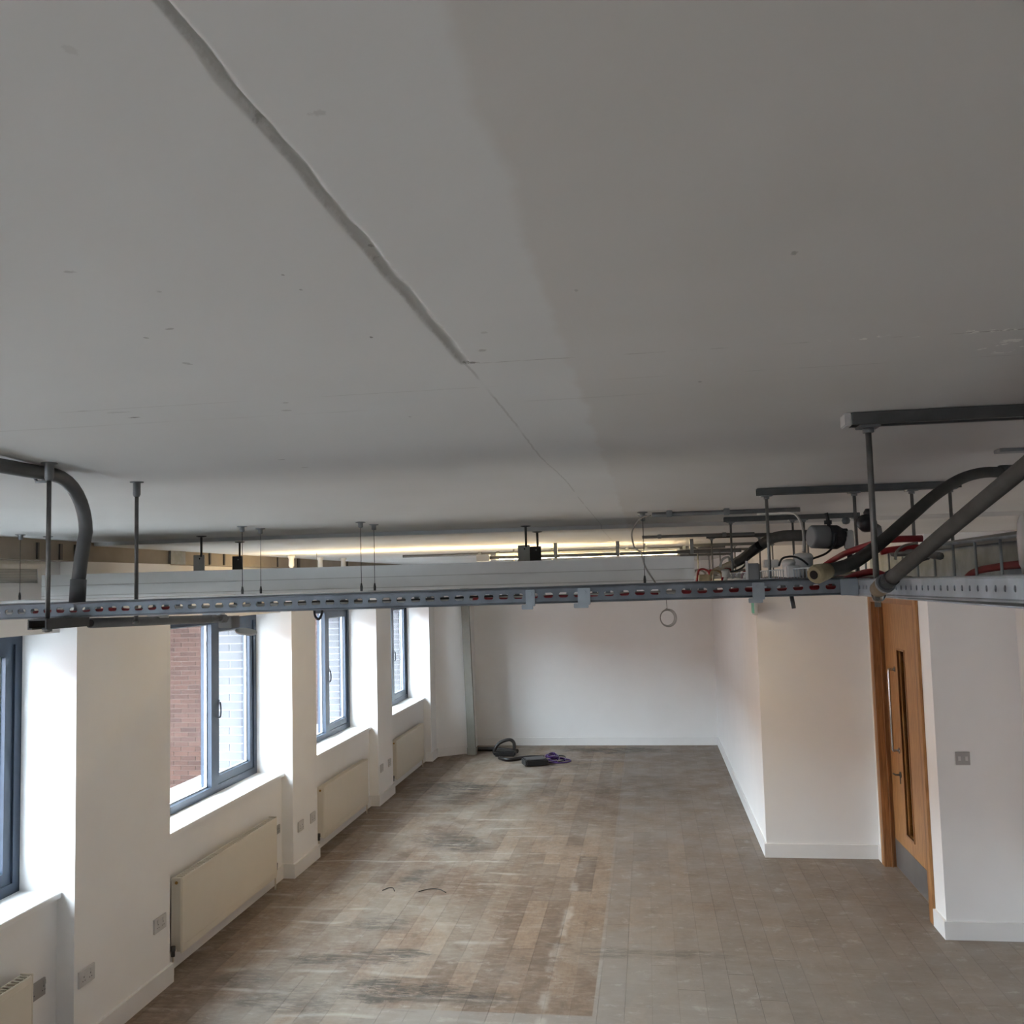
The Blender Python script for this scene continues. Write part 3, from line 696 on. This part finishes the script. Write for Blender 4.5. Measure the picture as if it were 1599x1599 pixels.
# ---- ceiling channels carrying the lengthwise trays, with their rods
zt = 2.362
def strut_set(y, x1, rods, label, xr=.362, thick=.0052, cap=False):
    hh = ztop(.6, y)-.001
    t_ = thing('ceiling_channel', (.5, y, hh-.03), label, 'channel', 'ceiling channels holding the tray')
    m = MB(); channel(m, (xr, y, hh), (x1, y, hh)); m.make('channel', 'strut', t_)
    if cap: MB().box(xr-.012, xr, y-.021, y+.021, hh-.023, hh-.0, .002).make('end_cap', 'white', t_)
    for x in rods:
        r_ = MB().tube([(x, y, zt-.02), (x, y, hh-.006)], thick, 10).make('rod', 'rod', t_)
        MB().box(x-.018, x+.018, y-.018, y+.018, hh-.026, hh-.0215, .001).lathe((x, y, hh-.026), (0, 0, -1), [(.010, 0), (.010, .008)], 6).make('washer_and_nut', 'galv_dull', r_)
    if y > 2:
        m = MB(); channel(m, (xr+.03, y, zt-.003), (x1, y, zt-.003)); m.make('tray_bearer', 'strut', t_)
strut_set(1.69, 1.15, (.392, .70, 1.1), 'nearest ceiling channel, top right, with a pale end cap and one thick rod', cap=True)
strut_set(3.10, .985, (.392, .665, .84, .955), 'second ceiling channel from the camera with four rods')
strut_set(4.42, .965, (.392, .67, .72, .95), 'third ceiling channel, behind the grey spotlight')
strut_set(5.72, .96, (.392, .67, .95), 'fourth ceiling channel from the camera')
strut_set(7.30, .96, (.392, .67, .95), 'fifth ceiling channel from the camera, past the lit tube')
strut_set(8.75, .92, (.392, .67, .90), 'sixth ceiling channel, far down the room')
strut_set(10.3, .92, (.392, .67, .90), 'farthest ceiling channel, nearest the end wall')

# ---- lengthwise trays
t = thing('cable_tray', (.53, .8, 2.362), 'pale galvanised tray with small round holes running towards the camera at right', 'cable tray')
nz = lambda y: 2.362+.006*(1.8-y)
m = MB().slotted(lambda u, v: (.386, u, nz(u)+v), -8, 64, .0282, .0265, .0075, .0075, 12); m.make('left_flange', 'galv_pale', t, solid=.0016)
m = MB().tube([(.386, -.2, nz(-.2)+.0265), (.386, 1.8, nz(1.8)+.0265)], .0022, 6).tube([(.386, -.2, nz(-.2)), (.386, 1.8, nz(1.8))], .0022, 6); m.make('rolled_edge', 'galv_pale', t)
MB().box(.386, .67, -.2, 1.8, 2.359, 2.361).make('base', 'galv_pale', t)
MB().box(.668, .671, -.2, 1.8, 2.360, 2.389).make('right_flange', 'galv_pale', t)
MB().box(.352, .384, 1.794, 1.797, 2.361, 2.391, .001).make('splice_plate', 'galv_pale', t)
t = thing('cable_tray', (.53, 7.0, 2.362), 'galvanised tray running away to the end wall behind the cross tray', 'cable tray')
MB().box(.386, .388, 2.1, 13.6, 2.360, 2.389).make('left_flange', 'galv', t)
MB().box(.668, .670, 1.8, 13.6, 2.360, 2.389).make('right_flange', 'galv', t)
MB().box(.386, .67, 1.8, 13.6, 2.3585, 2.360).make('base', 'galv', t)
m = MB()
for k in range(230):
    y = 2.14+k*.05; m.box(.389, .3915, y, y+.0025, 2.36, 2.416)
for z in (2.389, 2.416): m.box(.389, .392, 2.14, 13.6, z, z+.003)
m.make('wire_guard', 'galv_pale', t)['kind'] = 'stuff'
# basket with sheet-steel side at the right
t = thing('wire_basket_tray', (.86, 2.0, 2.362), 'wire basket tray with a sheet steel side at the right photo edge', 'cable tray')
MB().box(.815, .818, .6, 3.6, 2.362, 2.468).make('side_sheet', 'galv_pale', t)
MB().box(.745, 1.0, .6, 3.6, 2.360, 2.362).make('base', 'galv', t)
for k in range(19):
    y = .87+k*.155
    if y < 3.6: MB().tube([(.745, y, 2.362), (.745, y, 2.468)], .0032, 8).make('upright_wire', 'galv_pale', t)
MB().tube([(.745, .6, 2.468), (.745, 3.6, 2.468)], .0034, 8).make('top_wire', 'galv_pale', t)
MB().tube([(.745, .6, 2.415), (.745, .62, 2.415)], .003, 8).make('stub_wire', 'galv_pale', t)

# ---- fat insulated pipes
t = thing('insulated_pipe', (.45, 1.6, 2.38), 'thick dark pipe sloping up from the tray to the right photo edge', 'pipe')
P0 = atY(1392, 903, 1.49); P1 = atY(1490, 820, 1.31); P2 = atY(1599, 730, 1.13); P3 = P2+(P2-P1)*.4; P3.z = min(P3.z, 2.64)
MB().tube(smoothpts([P0, P1, P2, P3], 5), .0105, 16).make('foam_tube', 'foam', t)
d = (P0-P1).normalized()
Q = P0+d*.022
MB().tube([P0-d*.004, Q], .0122, 16).make('clear_collar', 'clear', t)
MB().tube([Q, Q+d*.030], [.0145, .0125], 16).make('sleeve', 'brown', t)
MB().tube([Q-d*.002, Q+d*.004], .0152, 16).make('ring', 'galv_dull', t)
MB().lathe(Q+d*.028+Vector((.002, 0, -.006)), d+Vector((0, 0, -.5)), [(.010, 0), (.011, .006), (.007, .014), (.002, .017)], 14).make('clear_cap', 'clear', t)
t = thing('insulated_pipe', (.34, 1.75, 2.41), 'thick dark pipe curving from the tray up to the ceiling fitting', 'pipe')
C = [atY(1290, 892, 1.74), atY(1330, 880, 1.80), atY(1370, 852, 1.90), atY(1420, 808, 2.02), atY(1462, 772, 2.12), atY(1500, 748, 2.2), atY(1532, 738.5, 2.26), atY(1562, 737, 2.30)]
MB().tube(smoothpts(C, 5), [.0125]*36, 16).make('foam_tube', 'foam', t)
MB().tube([C[-1], C[-1]+Vector((.03, .01, .001))], .016, 14).tube([C[-1]+Vector((.03, .01, .001)), C[-1]+Vector((.12, .03, .004))], .010, 12).make('end_fitting', 'strut', t)
MB().box(C[-1].x-.005, C[-1].x+.07, C[-1].y-.02, C[-1].y+.02, 2.672, H, .001).make('ceiling_plate', 'galv_dull', t)
d = (C[0]-C[1]).normalized()
MB().tube([C[0]-d*.004, C[0]+d*.006, C[0]+d*.03, C[0]+d*.038], [.0145, .0155, .0175, .014], 14).make('frayed_lagging', 'tan', t)
MB().lathe(C[0]+d*.0385, d, [(.008, 0), (.008, .0006)], 14).make('bore_shade_disc', 'dark', t)  # dark disc painted as shade in the mouth of the pipe
# distant insulated pipe dropping into the tray
t = thing('insulated_pipe', (.5, 5.0, 2.45), 'dark pipe hanging low under the ceiling channels farther away', 'pipe')
C = [atY(1118, 893, 5.4), atY(1150, 878, 5.0), atY(1190, 850, 4.4), atY(1215, 838, 4.2), atY(1262, 836, 4.1)]
MB().tube(smoothpts(C, 5), .024, 12).make('foam_tube', 'foam', t)
MB().tube(smoothpts([atY(1185, 852, 4.35), atY(1162, 872, 4.45), atY(1150, 879, 4.5)], 4), .02, 12).make('hanging_elbow', 'hose', t)

# pipes lying in the right basket
for px0, py0, px1, py1, y0, y1, r, mat, lab in (
    (1400, 866, 1599, 835, 3.3, 2.02, .010, 'cablegrey', 'grey pipe resting along the top of the wire basket'),
    (1395, 864, 1465, 868, 2.6, 2.3, .009, 'conduit', 'dull pipe crossing behind the sloping thick pipe')):
    A = atY(px0, py0, y0); B = atY(px1, py1, y1); C_ = B+(B-A)*(.3 if px1 > 1500 else .02)
    cable('service_pipe', [A, (A+B)/2+Vector((0, 0, .004)), B, C_], r, mat, lab, 'pipe')
cable('red_cable', [atX(1500, 903, .78)+Vector((0, 0, -.02)), atX(1520, 894, .78), atX(1560, 885, .78), atX(1599, 881, .78), atX(1660, 878, .78)], .0085, 'red', 'thick red cable lying inside the wire basket at far right', 'cable')
cable('red_cable', [atY(1286, 884, 3.05), atY(1305, 872, 3.0), atY(1325, 862, 2.8), atY(1360, 850, 2.7), atY(1385, 843, 2.6), atY(1440, 841, 2.6)], .009, 'red', 'upper red cable crossing behind the curved pipe', 'cable')
cable('red_cable', [atY(1375, 862, 2.5), atY(1395, 858, 2.5), atY(1430, 855, 2.5), atY(1450, 858, 2.5)], .008, 'red', 'lower red cable crossing behind the curved pipe', 'cable')
cable('red_cable', [atY(1320, 905, 2.4), atY(1340, 897, 2.35), atY(1362, 893, 2.3), atY(1385, 900, 2.3)], .008, 'red', 'short loop of red cable in the tray by the rod foot', 'cable')
cable('grey_flex', [atY(1398, 874, 2.1), atY(1400, 862, 2.1), atY(1412, 852, 2.12), atY(1432, 848, 2.15)], .003, 'cablegrey', 'thin grey flex arching over the wire basket', 'cable')
cable('black_cable', [atY(1378, 899, 2.5), atY(1400, 888, 2.45), atY(1420, 880, 2.4), atY(1450, 870, 2.4)], .006, 'black', 'black cable lying in the basket by the curved pipe', 'cable')

# ---- spotlight and its neighbours
t = thing('spotlight', tuple(atY(1286, 835, 3.0)), 'grey barrel spotlight with a black back hanging among the cables', 'spotlight')
c = atY(1268, 838, 3.0); ax = Vector((.95, .28, -.04)).normalized()
MB().lathe(c, ax, [(.030, -.006), (.036, 0), (.037, .045), (.034, .05)], 22).make('barrel', 'greyplastic', t)
MB().lathe(c+ax*.05, ax, [(.037, 0), (.038, .03), (.028, .05), (.012, .058)], 22).make('back_housing', 'black', t)
MB().tube([c+ax*.06+Vector((0, 0, .02)), c+ax*.055+Vector((0, 0, .055)), c+ax*.05+Vector((0, 0, .075))], .006, 8).lathe(c+ax*.055+Vector((0, 0, .04)), (0, 0, 1), [(.012, 0), (.012, .012)], 12).make('mount', 'black', t)
t = thing('ball_joint_bracket', tuple(atY(1322, 840, 3.02)), 'pale bracket with a grey ball on top beside the spotlight', 'bracket')
c = atY(1321, 813, 3.02)
MB().lathe(c-Vector((0, 0, .012)), (0, 0, 1), [(.001, 0), (.010, .003), (.013, .012), (.010, .021), (.001, .024)], 16).make('ball', 'conduit', t)
a_ = atY(1305, 830, 3.02); b_ = atY(1322, 828, 3.02)
MB().box(a_.x, b_.x, 3.0, 3.03, a_.z-.02, b_.z+.005, .002).make('arm', 'black', t)
e_ = atY(1324, 838, 3.02); g_ = atY(1326, 862, 3.02)
m = MB().box(e_.x-.012, e_.x+.014, 3.0, 3.03, g_.z+.01, e_.z+.02, .003); m.make('bracket_body', 'plate', t)
m = MB()
for k in range(4): m.lathe((g_.x, 3.015, g_.z-.006+k*.007), (0, 0, 1), [(.013, 0), (.013, .002)], 12)
m.lathe((g_.x, 3.015, g_.z-.02), (0, 0, 1), [(.008, 0), (.008, .04)], 12).make('spring', 'platedark', t)
c = atY(1356, 818, 2.7)
t = thing('loudspeaker', tuple(c), 'small black rounded speaker hanging between the rods', 'speaker')
MB().lathe(c, (-.6, -.7, .15), [(.012, -.02), (.022, -.008), (.026, .01), (.020, .03), (.004, .036)], 18).make('housing', 'black', t)
MB().lathe(c+Vector((-.0, 0, .022)), (0, 0, 1), [(.010, 0), (.012, .01), (.006, .02)], 14).make('knob', 'black', t)
MB().tube([c+Vector((.012, .01, 0)), c+Vector((.03, .02, -.01)), c+Vector((.034, .02, -.04))], .009, 8).make('side_arm', 'greyplastic', t)
for px, py, Y, r, h, lab in ((1254, 872, 2.9, .030, .032, 'larger white round junction box with domed lid below the white flex'),
                             (1232, 880, 2.9, .021, .028, 'smaller white round junction box beside the larger one'),
                             (1133, 893, 4.6, .020, .030, 'far white round junction box above the tray')):
    c = atY(px, py, Y)
    t = thing('junction_box', (c.x, c.y, c.z-h/2), lab, 'junction box', 'round junction boxes on the tray')
    MB().lathe((c.x, c.y, c.z-h/2-.01), (0, 0, 1), [(r*.92, 0), (r*.95, h*.8), (r, h*.82), (r, h), (r*.8, h*1.25), (r*.3, h*1.35)], 22).make('body', 'white' if r > .025 else 'plate', t)
    MB().tube([(c.x, c.y, 2.385), (c.x, c.y, c.z-h/2-.005)], .008, 8).make('stem', 'cablegrey', t)
cable('white_flex', [atY(1183, 803, 3.6), atY(1232, 801, 3.4), atY(1246, 808, 3.2), atY(1253, 825, 3.0), atY(1255, 845, 2.92), atY(1254, 862, 2.9)], .0035, 'white', 'thin white flex dropping from the ceiling conduit to the junction box')
cable('black_cable', [atY(1305, 833, 2.98), atY(1303, 850, 2.96), atY(1290, 864, 2.94), atY(1265, 874, 2.92), atY(1245, 884, 2.9)], .0032, 'black', 'black cable sagging from the spotlight to the tray')
cable('black_cable', [atY(1216, 884, 2.8), atY(1222, 872, 2.8), atY(1238, 869, 2.8), atY(1252, 874, 2.8), atY(1262, 882, 2.8)], .003, 'black', 'black cable arching in front of the round junction boxes')
cable('black_cable', [atY(1168, 870, 4.0), atY(1162, 884, 4.0), atY(1150, 891, 4.0), atY(1140, 893, 4.0)], .004, 'black', 'black cable looping below the far dark pipe')
cable('white_flex', [atY(1124, 886, 4.6), atY(1128, 874, 4.6), atY(1137, 870, 4.6), atY(1139, 876, 4.6)], .006, 'white', 'white flex hook above the far junction box')
for px, py, Y, w, h, d_, mat, lab, kind in (
    (1177, 893, 3.2, .040, .058, .05, 'greyplastic', 'grey control box with a broken white edge on the tray', 'control_box'),
    (1240, 892, 2.6, .038, .032, .05, 'white', 'plain white box on the tray below the junction boxes', 'control_box'),
    (1205, 880, 3.6, .055, .030, .05, 'plate', 'pale terminal box under the round junction boxes', 'control_box'),
    (1100, 903, 5.0, .055, .040, .06, 'tan', 'cream box at the end of the white ducting', 'control_box'),
    (1115, 893, 5.6, .060, .030, .06, 'red', 'dark red box far along the tray', 'control_box')):
    c = atY(px, py, Y)
    t = thing(kind, (c.x, c.y, c.z-h/2), lab, 'box', 'boxes on the tray')
    MB().box(c.x-w/2, c.x+w/2, c.y, c.y+d_, c.z-h/2, c.z+h/2, .003).make('body', mat, t)
    MB().box(c.x-w/2+.003, c.x+w/2-.003, c.y-.004, c.y, c.z-h/2+.003, c.z+h/2-.003, .001).make('lid', mat, t)
    if px == 1177: MB().box(c.x-w/2-.006, c.x-w/2+.002, c.y-.006, c.y+.002, c.z-h/2, c.z+h/2+.008).make('broken_edge', 'white', t)
# loose cables along the lengthwise tray
rg = random.Random(11)
names = ['red', 'cablegrey', 'white', 'black', 'red', 'cablegrey', 'tan']
where = ['left edge', 'left third', 'left of centre', 'centre', 'right of centre', 'right third', 'right edge']
for i, mt in enumerate(names):
    x = .41+i*.037; pts = [(x+rg.uniform(-.012, .012), 2.2+k*.95, 2.372+rg.uniform(0, .035)*(1 if k % 2 else .4)) for k in range(12)]
    cable('cable', pts, .006, mt, {'red': 'red', 'cablegrey': 'grey', 'white': 'white', 'black': 'black', 'tan': 'cream'}[mt]+' cable running down the long tray, '+where[i], group='cables in the long tray')
# far tangle of short hoops
for i in range(10):
    px = 1092+i*9+rg.uniform(-3, 3); Y = 4.6+rg.uniform(-.5, 1.6); b_ = atY(px, 897, Y); h = rg.uniform(.03, .075); w = rg.uniform(.02, .05)
    mt = ['cablegrey', 'red', 'white', 'tan'][i % 4]
    cable('cable_loop', [(b_.x-w, Y, 2.375), (b_.x-w*.6, Y+.03, 2.375+h), (b_.x+w*.5, Y+.05, 2.375+h*.9), (b_.x+w, Y+.1, 2.372)], .006, mt,
          {'cablegrey': 'grey', 'red': 'red', 'white': 'white', 'tan': 'cream'}[mt]+' cable loop in the tangle above the far tray', group='cable loops in the far tangle')
tag(MB().tube([atY(1236, 931, 3.0), atY(1239.5, 950, 3.0)], .0065, 10).make('cable_end', 'black'), 'short black cable end poking down below the tray right of the sign', 'cable')
cable('black_cable', [atY(491, 940, 2.0), atY(491, 958, 2.0), atY(494, 965, 2.0), atY(499, 966, 2.0), atY(503, 955, 2.02), atY(502, 944, 2.04)], .0028, 'black', 'small black cable loop hanging under the cross tray before the middle window')
# coil of thin wire
c = atY(1043, 965, 4.4); t = thing('wire_coil', tuple(c), 'small coil of thin beige wire hanging below the tray', 'wire')
for k, (dr_, dx) in enumerate(((0, 0), (.003, .002), (-.003, -.002))):
    r_ = .035+dr_; MB().tube([(c.x+dx+r_*cos(q*pi/12), 4.4+.004*k, c.z+r_*1.08*sin(q*pi/12)) for q in range(24)], .0018, 6, closed=True).make('turn', 'cablegrey', t)
MB().tube([(c.x-.002, 4.4, c.z+.036), (c.x-.004, 4.4, c.z+.07), (c.x-.004, 4.4, 2.386)], .0017, 6).make('tail', 'cablegrey', t)
MB().tube([(c.x-.016, 4.398, c.z+.034), (c.x-.005, 4.397, c.z+.044), (c.x+.010, 4.398, c.z+.036)], .0022, 6).make('twist_tie', 'cablegrey', t)
# white gland at the right edge
c = atY(1603, 840, 1.3)
t = thing('cable_gland', tuple(c), 'white rounded plastic housing cut by the right photo edge', 'fitting')
MB().lathe((c.x, 1.3, c.z-.034), (0, 0, 1), [(.008, -.012), (.009, -.004), (.011, 0), (.0115, .035), (.010, .055), (.006, .064), (.001, .067)], 18).make('housing', 'white', t)
MB().lathe((c.x, 1.3, c.z-.052), (0, 0, 1), [(.007, 0), (.007, .008)], 12).make('brass_collar', 'brass', t)
MB().tube([(c.x, 1.3, c.z-.052), (c.x+.004, 1.3, 2.389)], .006, 10).make('tail', 'white', t)

# ---- ceiling conduits
def ceil_conduit(x0, x1, y, z, r, saddles, lab, mat='conduit'):
    t_ = thing('ceiling_conduit', ((x0+x1)/2, y, z), lab, 'conduit', 'conduits across the ceiling')
    MB().tube([(x0, y, z), (x1, y, z)], r, 12).make('tube', mat, t_)
    top = ztop((x0+x1)/2, y)
    for x in saddles: MB().box(x-.012, x+.012, y-r-.006, y+r+.006, z-r-.002, top, .002).make('saddle', 'galv_dull', t_)
ceil_conduit(.03, .62, 3.88, 2.664, .0095, (.10, .33), 'ceiling conduit starting at the white flex and running right')
ceil_conduit(-2.0, .62, 7.55, 2.642, .011, (-1.35, -1.2, -.15, .0, .3), 'long thin conduit across the far ceiling')
a = atY(765, 871, 6.3)
ceil_conduit(a.x, .62, 6.3, a.z, .012, (atY(868, 868, 6.3).x, atY(965, 866, 6.3).x, .3), 'conduit starting with a square box above the white ducting')
t = thing('conduit_end_box', (a.x, 6.3, a.z), 'small grey square box on the end of the far conduit', 'box')
MB().box(a.x-.09, a.x, 6.27, 6.33, a.z-.022, a.z+.022, .003).make('body', 'plate', t)
ceil_conduit(-.02, .62, 5.5, 2.645, .009, (.08, .45), 'short conduit behind the white flex loop')
t = thing('added_uplight', (-2.0, 6.6, 2.34), 'added unseen light panel behind the white duct, standing in for the far glow', 'light')  # added hidden lamp, stands in for the source of the far ceiling glow
MB().box(-2.75, -.65, 6.42, 6.78, 2.335, 2.355, .003).make('body', 'boxwhite', t)
MB().box(-2.70, -.70, 6.44, 6.76, 2.3552, 2.359).make('added_glow_face', 'added_uplamp', t)
for x in (-2.4, -.9): MB().tube([(x, 6.6, 2.358), (x, 6.6, H2)], .0015, 6).make('suspension_wire', 'strut', t)
for x in (-1.02, -.72): tag(MB().tube([(x, 7.2, 2.50), (x, 7.2, H2)], .006, 8).make('drop_rod', 'rod'), 'short far rod dropping from the ceiling, %s one' % ('left' if x < -1 else 'right'), 'rod')

# ---- warm lit tube on the far ceiling
xa, xb = atY(775, 876, 6.85).x, atY(1062, 869, 6.85).x; zl = atY(950, 866.5, 6.85).z
t = thing('tube_light', ((xa+xb)/2, 6.85, zl), 'lit warm tube light on the far ceiling, seen as a bright line', 'light')
MB().box(xa, xb, 6.83, 6.87, zl+.018, zl+.036, .002).make('batten', 'white', t)
MB().tube([(xa+.02, 6.85, zl), (xb-.02, 6.85, zl)], .010, 12).make('tube', 'lamp', t)
for x in (xa+.01, xb-.01): MB().box(x-.012, x+.012, 6.835, 6.865, zl-.014, zl+.02, .002).make('lamp_holder', 'white', t)
for x in (xa+.25, xb-.25): MB().tube([(x, 6.85, zl+.03), (x, 6.85, H2)], .004, 6).make('drop_rod', 'rod', t)

# ---- white ducting box behind, hung on plates and rods
BX0, BX1, BY0, BY1 = -2.93, atY(1083, 880, 4.2).x, 4.2, 4.92
t = thing('ceiling_duct', ((BX0+BX1)/2, 4.5, 2.38), 'long white rectangular duct hanging across the room behind the tray', 'duct')
MB().box(BX0, BX1, BY0+.004, BY1, 2.385, 2.496, .002).make('casing', 'plate', t)
for z0, z1 in ((2.4445, 2.497), (2.3955, 2.4415), (2.380, 2.3925)): MB().box(BX0, BX1+.001, BY0, BY0+.005, z0, z1, .0008).make('face_panel', 'boxwhite', t)
MB().box(BX1, BX1+.004, BY0, BY1, 2.380, 2.497, .001).make('end_cap', 'boxwhite', t)
for i, (px, Y, mat, lab) in enumerate(((311, 4.54, 'plate', 'pale square hanger plate on its rod, left end of the duct'), (371, 4.86, 'platedark', 'dark square hanger plate on its rod, left end of the duct'),
                       (818, 4.60, 'plate', 'pale hanger plate on its rod near the middle of the duct'), (836, 4.80, 'platedark', 'dark hanger plate on its rod near the middle of the duct'))):
    x = atY(px, 860, Y).x; w = .030
    h = thing('duct_hanger', (x, Y, 2.497), lab, 'hanger', 'plates hanging the white duct')
    MB().box(x-w, x+w, Y-.003, Y+.003, 2.4975, 2.585, .001).make('plate', mat, h)
    MB().tube([(x+.012, Y, 2.575), (x+.012, Y, cz(x, Y))], .006, 8).make('rod', 'strut', h)
    MB().lathe((x+.012, Y, cz(x, Y)), (0, 0, -1), [(.026, 0), (.026, .003), (.010, .006)], 10).make('ceiling_anchor', 'strut', h)
    MB().lathe((x+.004, Y-.003, 2.566), (0, -1, 0), [(.004, 0), (.004, .001)], 8).make('bolt_hole', 'white' if mat == 'platedark' else 'dark', h)

# ---- slim suspended luminaire in front of the duct, on wires
xs_ = [atY(32, 838, 3.92).x, atY(378, 822, 3.92).x, atY(563, 816, 3.92).x, atY(1003, 800, 3.92).x]
t = thing('linear_luminaire', ((xs_[0]+.02)/2, 4.02, 2.35), 'slim white suspended luminaire in front of the duct, mostly behind the tray', 'light')
MB().box(-2.95, xs_[3]+.06, 3.90, 4.14, 2.352, 2.379, .004).make('body', 'boxwhite', t)
for i, x in enumerate(xs_):
    for j, Y in enumerate((3.92, 4.12)):
        tp = cz(x, Y)
        w = MB().tube([(x, Y, 2.40), (x, Y, tp-.02)], .0013, 6).make('suspension_wire', 'strut', t)
        MB().lathe((x, Y, tp), (0, 0, -1), [(.022, 0), (.022, .003), (.011, .005), (.011, .022), (.006, .026)], 12).make('ceiling_cup', 'galv_dull', w)
        MB().lathe((x, Y, 2.379), (0, 0, 1), [(.005, 0), (.0058, .02), (.003, .036)], 10).make('wire_gripper', 'strut', w)
    MB().box(x-.03, x+.03, 3.915, 4.125, 2.3795, 2.3815).make('cross_bar', 'boxwhite', t)
x = xs_[3]
cable('white_flex', [(x+.035, 3.88, 2.662), (x-.01, 3.90, 2.65), (x-.045, 3.93, 2.60), (x-.04, 3.95, 2.54), (x-.012, 3.97, 2.51), (x+.005, 3.99, 2.45), (x+.045, 4.02, 2.382)], .0035, 'cablegrey', 'pale flex bowing down from the ceiling conduit to the luminaire end')

# a few far fittings on the lit ceiling
for px, py, Y in ((455, 878, 7.0), (500, 882, 7.6), (536, 879, 8.0)):
    c = atY(px, py, Y); 
    tag(MB().lathe((c.x, Y, H2), (0, 0, -1), [(.03, 0), (.03, .01), (.02, .03), (.022, .08), (.012, .1)], 12).make('ceiling_fitting', 'boxwhite'), 'small pale fitting on the far ceiling, %s of three' % {455: 'leftmost', 500: 'middle', 536: 'rightmost'}[px], 'fitting', 'far ceiling fittings')

# ================================================================ POST AND THINGS ON THE FLOOR
t = thing('steel_post', (-2.545, 13.18, 0), 'tall grey steel post standing at the far left corner', 'post')
m = MB(); bx, by = -2.535, 13.16; tx = -2.60
A = [(bx-.055, by-.03), (bx+.055, by-.03), (bx+.055, by+.03), (bx-.055, by+.03)]
v0 = [m.b.verts.new((x, y, 0)) for x, y in A]; v1 = [m.b.verts.new((x+tx-bx, y, cz(-2.5, 13)+.0)) for x, y in A]
m.b.faces.new(v0); m.b.faces.new(v1)
for i in range(4): m.b.faces.new((v0[i], v0[(i+1) % 4], v1[(i+1) % 4], v1[i]))
m.make('stud', 'postgrey', t)
MB().box(bx-.065, bx+.065, by-.037, by+.034, 0, .10, .002).make('foot_sleeve', 'postgrey', t)

G = lambda px, py, z=0: atZ(px, py, z)
t = thing('vacuum_hose', tuple(G(800, 1178)), 'black ribbed hose coiled on the floor beside the steel post', 'hose')
r_ = .030
pts = [(-2.50, 13.42, r_), (-2.36, 13.44, r_), (-2.15, 13.38, r_), (-1.98, 13.30, r_), (-1.90, 13.25, r_)]
MB().tube(smoothpts(pts, 6), r_, 10).make('hose', 'hose', t)
b0 = atY(779, 1179, 13.15)
lp = [atY(779, 1184, 13.05), atY(772, 1176, 13.08), atY(774, 1167, 13.1), atY(782, 1159, 13.12), atY(795, 1155, 13.13), atY(802, 1159, 13.13), atY(803, 1168, 13.12), atY(800, 1176, 13.15)]
for p_ in lp: p_.z = max(p_.z, .024)
MB().tube(smoothpts(lp, 6), .024, 10).make('hose_loop', 'hose', t)
c = atZ(790, 1177, .03); MB().box(c.x-.16, c.x+.14, c.y-.08, c.y+.12, 0, .075, .02).make('hose_head', 'black', t)
tl = [G(780, 1184, .02), G(795, 1187, .02), G(825, 1183, .02), G(850, 1183, .02)]
for p_ in tl: p_.z = .026
MB().tube(smoothpts(tl, 6), .026, 10).make('hose_tail', 'hose', t)
t = thing('cable_box', tuple(G(835, 1193)), 'flat black box with pale slots on its end, lying on the floor', 'box')
c = G(838, 1194)
m = MB().box(-.17, .13, -.14, .12, .012, .085, .012)
bmesh.ops.rotate(m.b, cent=(0, 0, 0), matrix=Matrix.Rotation(.35, 3, 'Z'), verts=m.b.verts); bmesh.ops.translate(m.b, vec=c, verts=m.b.verts)
m.make('body', 'black', t)
m = MB()
for k in range(3): m.box(-.185, -.168, -.12+k*.075, -.07+k*.075, .012, .08, .003)
bmesh.ops.rotate(m.b, cent=(0, 0, 0), matrix=Matrix.Rotation(.35, 3, 'Z'), verts=m.b.verts); bmesh.ops.translate(m.b, vec=c, verts=m.b.verts)
m.make('end_sockets', 'strut', t)
m = MB().box(-.15, .11, -.10, .10, .085, .090, .003)
bmesh.ops.rotate(m.b, cent=(0, 0, 0), matrix=Matrix.Rotation(.35, 3, 'Z'), verts=m.b.verts); bmesh.ops.translate(m.b, vec=c, verts=m.b.verts)
m.make('lid', 'platedark', t)
rg = random.Random(5); c = G(866, 1190)
for i in range(6):
    a0 = rg.uniform(0, 6.3); w = rg.uniform(.11, .19)-.012*i; d_ = rg.uniform(.10, .16); ox, oy = rg.uniform(-.06, .05), rg.uniform(-.05, .08)
    pts = [(c.x+ox+w*cos(a0+k*pi/6), c.y+oy+d_*sin(a0+k*pi/6), .0095+.0178*i) for k in range(11)]
    o = MB().tube(smoothpts(pts, 3), .0085, 6).make('purple_cable', 'purple'); tag(o, 'loop of purple cable in the tangle beside the black box', 'cable', 'purple cable loops on the far floor')
o = cable('black_lead', [G(858, 1183, .01), G(872, 1180, .01), G(882, 1181, .01), G(881, 1186, .01), G(872, 1190, .01)], .008, 'black', 'thin black lead looping round the purple cables')
for px, py, w, lab in ((608, 1390, .05, 'short dark curl of wire on the floor left of centre'), (676, 1392, .11, 'curved thin black wire lying on the floor')):
    c = G(px, py); cable('wire_scrap', [(c.x-w, c.y-.02, .004), (c.x-w*.3, c.y+.04, .006), (c.x+w*.4, c.y+.035, .006), (c.x+w, c.y-.03, .004)], .003, 'black', lab, 'wire')

for o in bpy.data.objects:
    if '_w' in o.keys(): del o['_w']
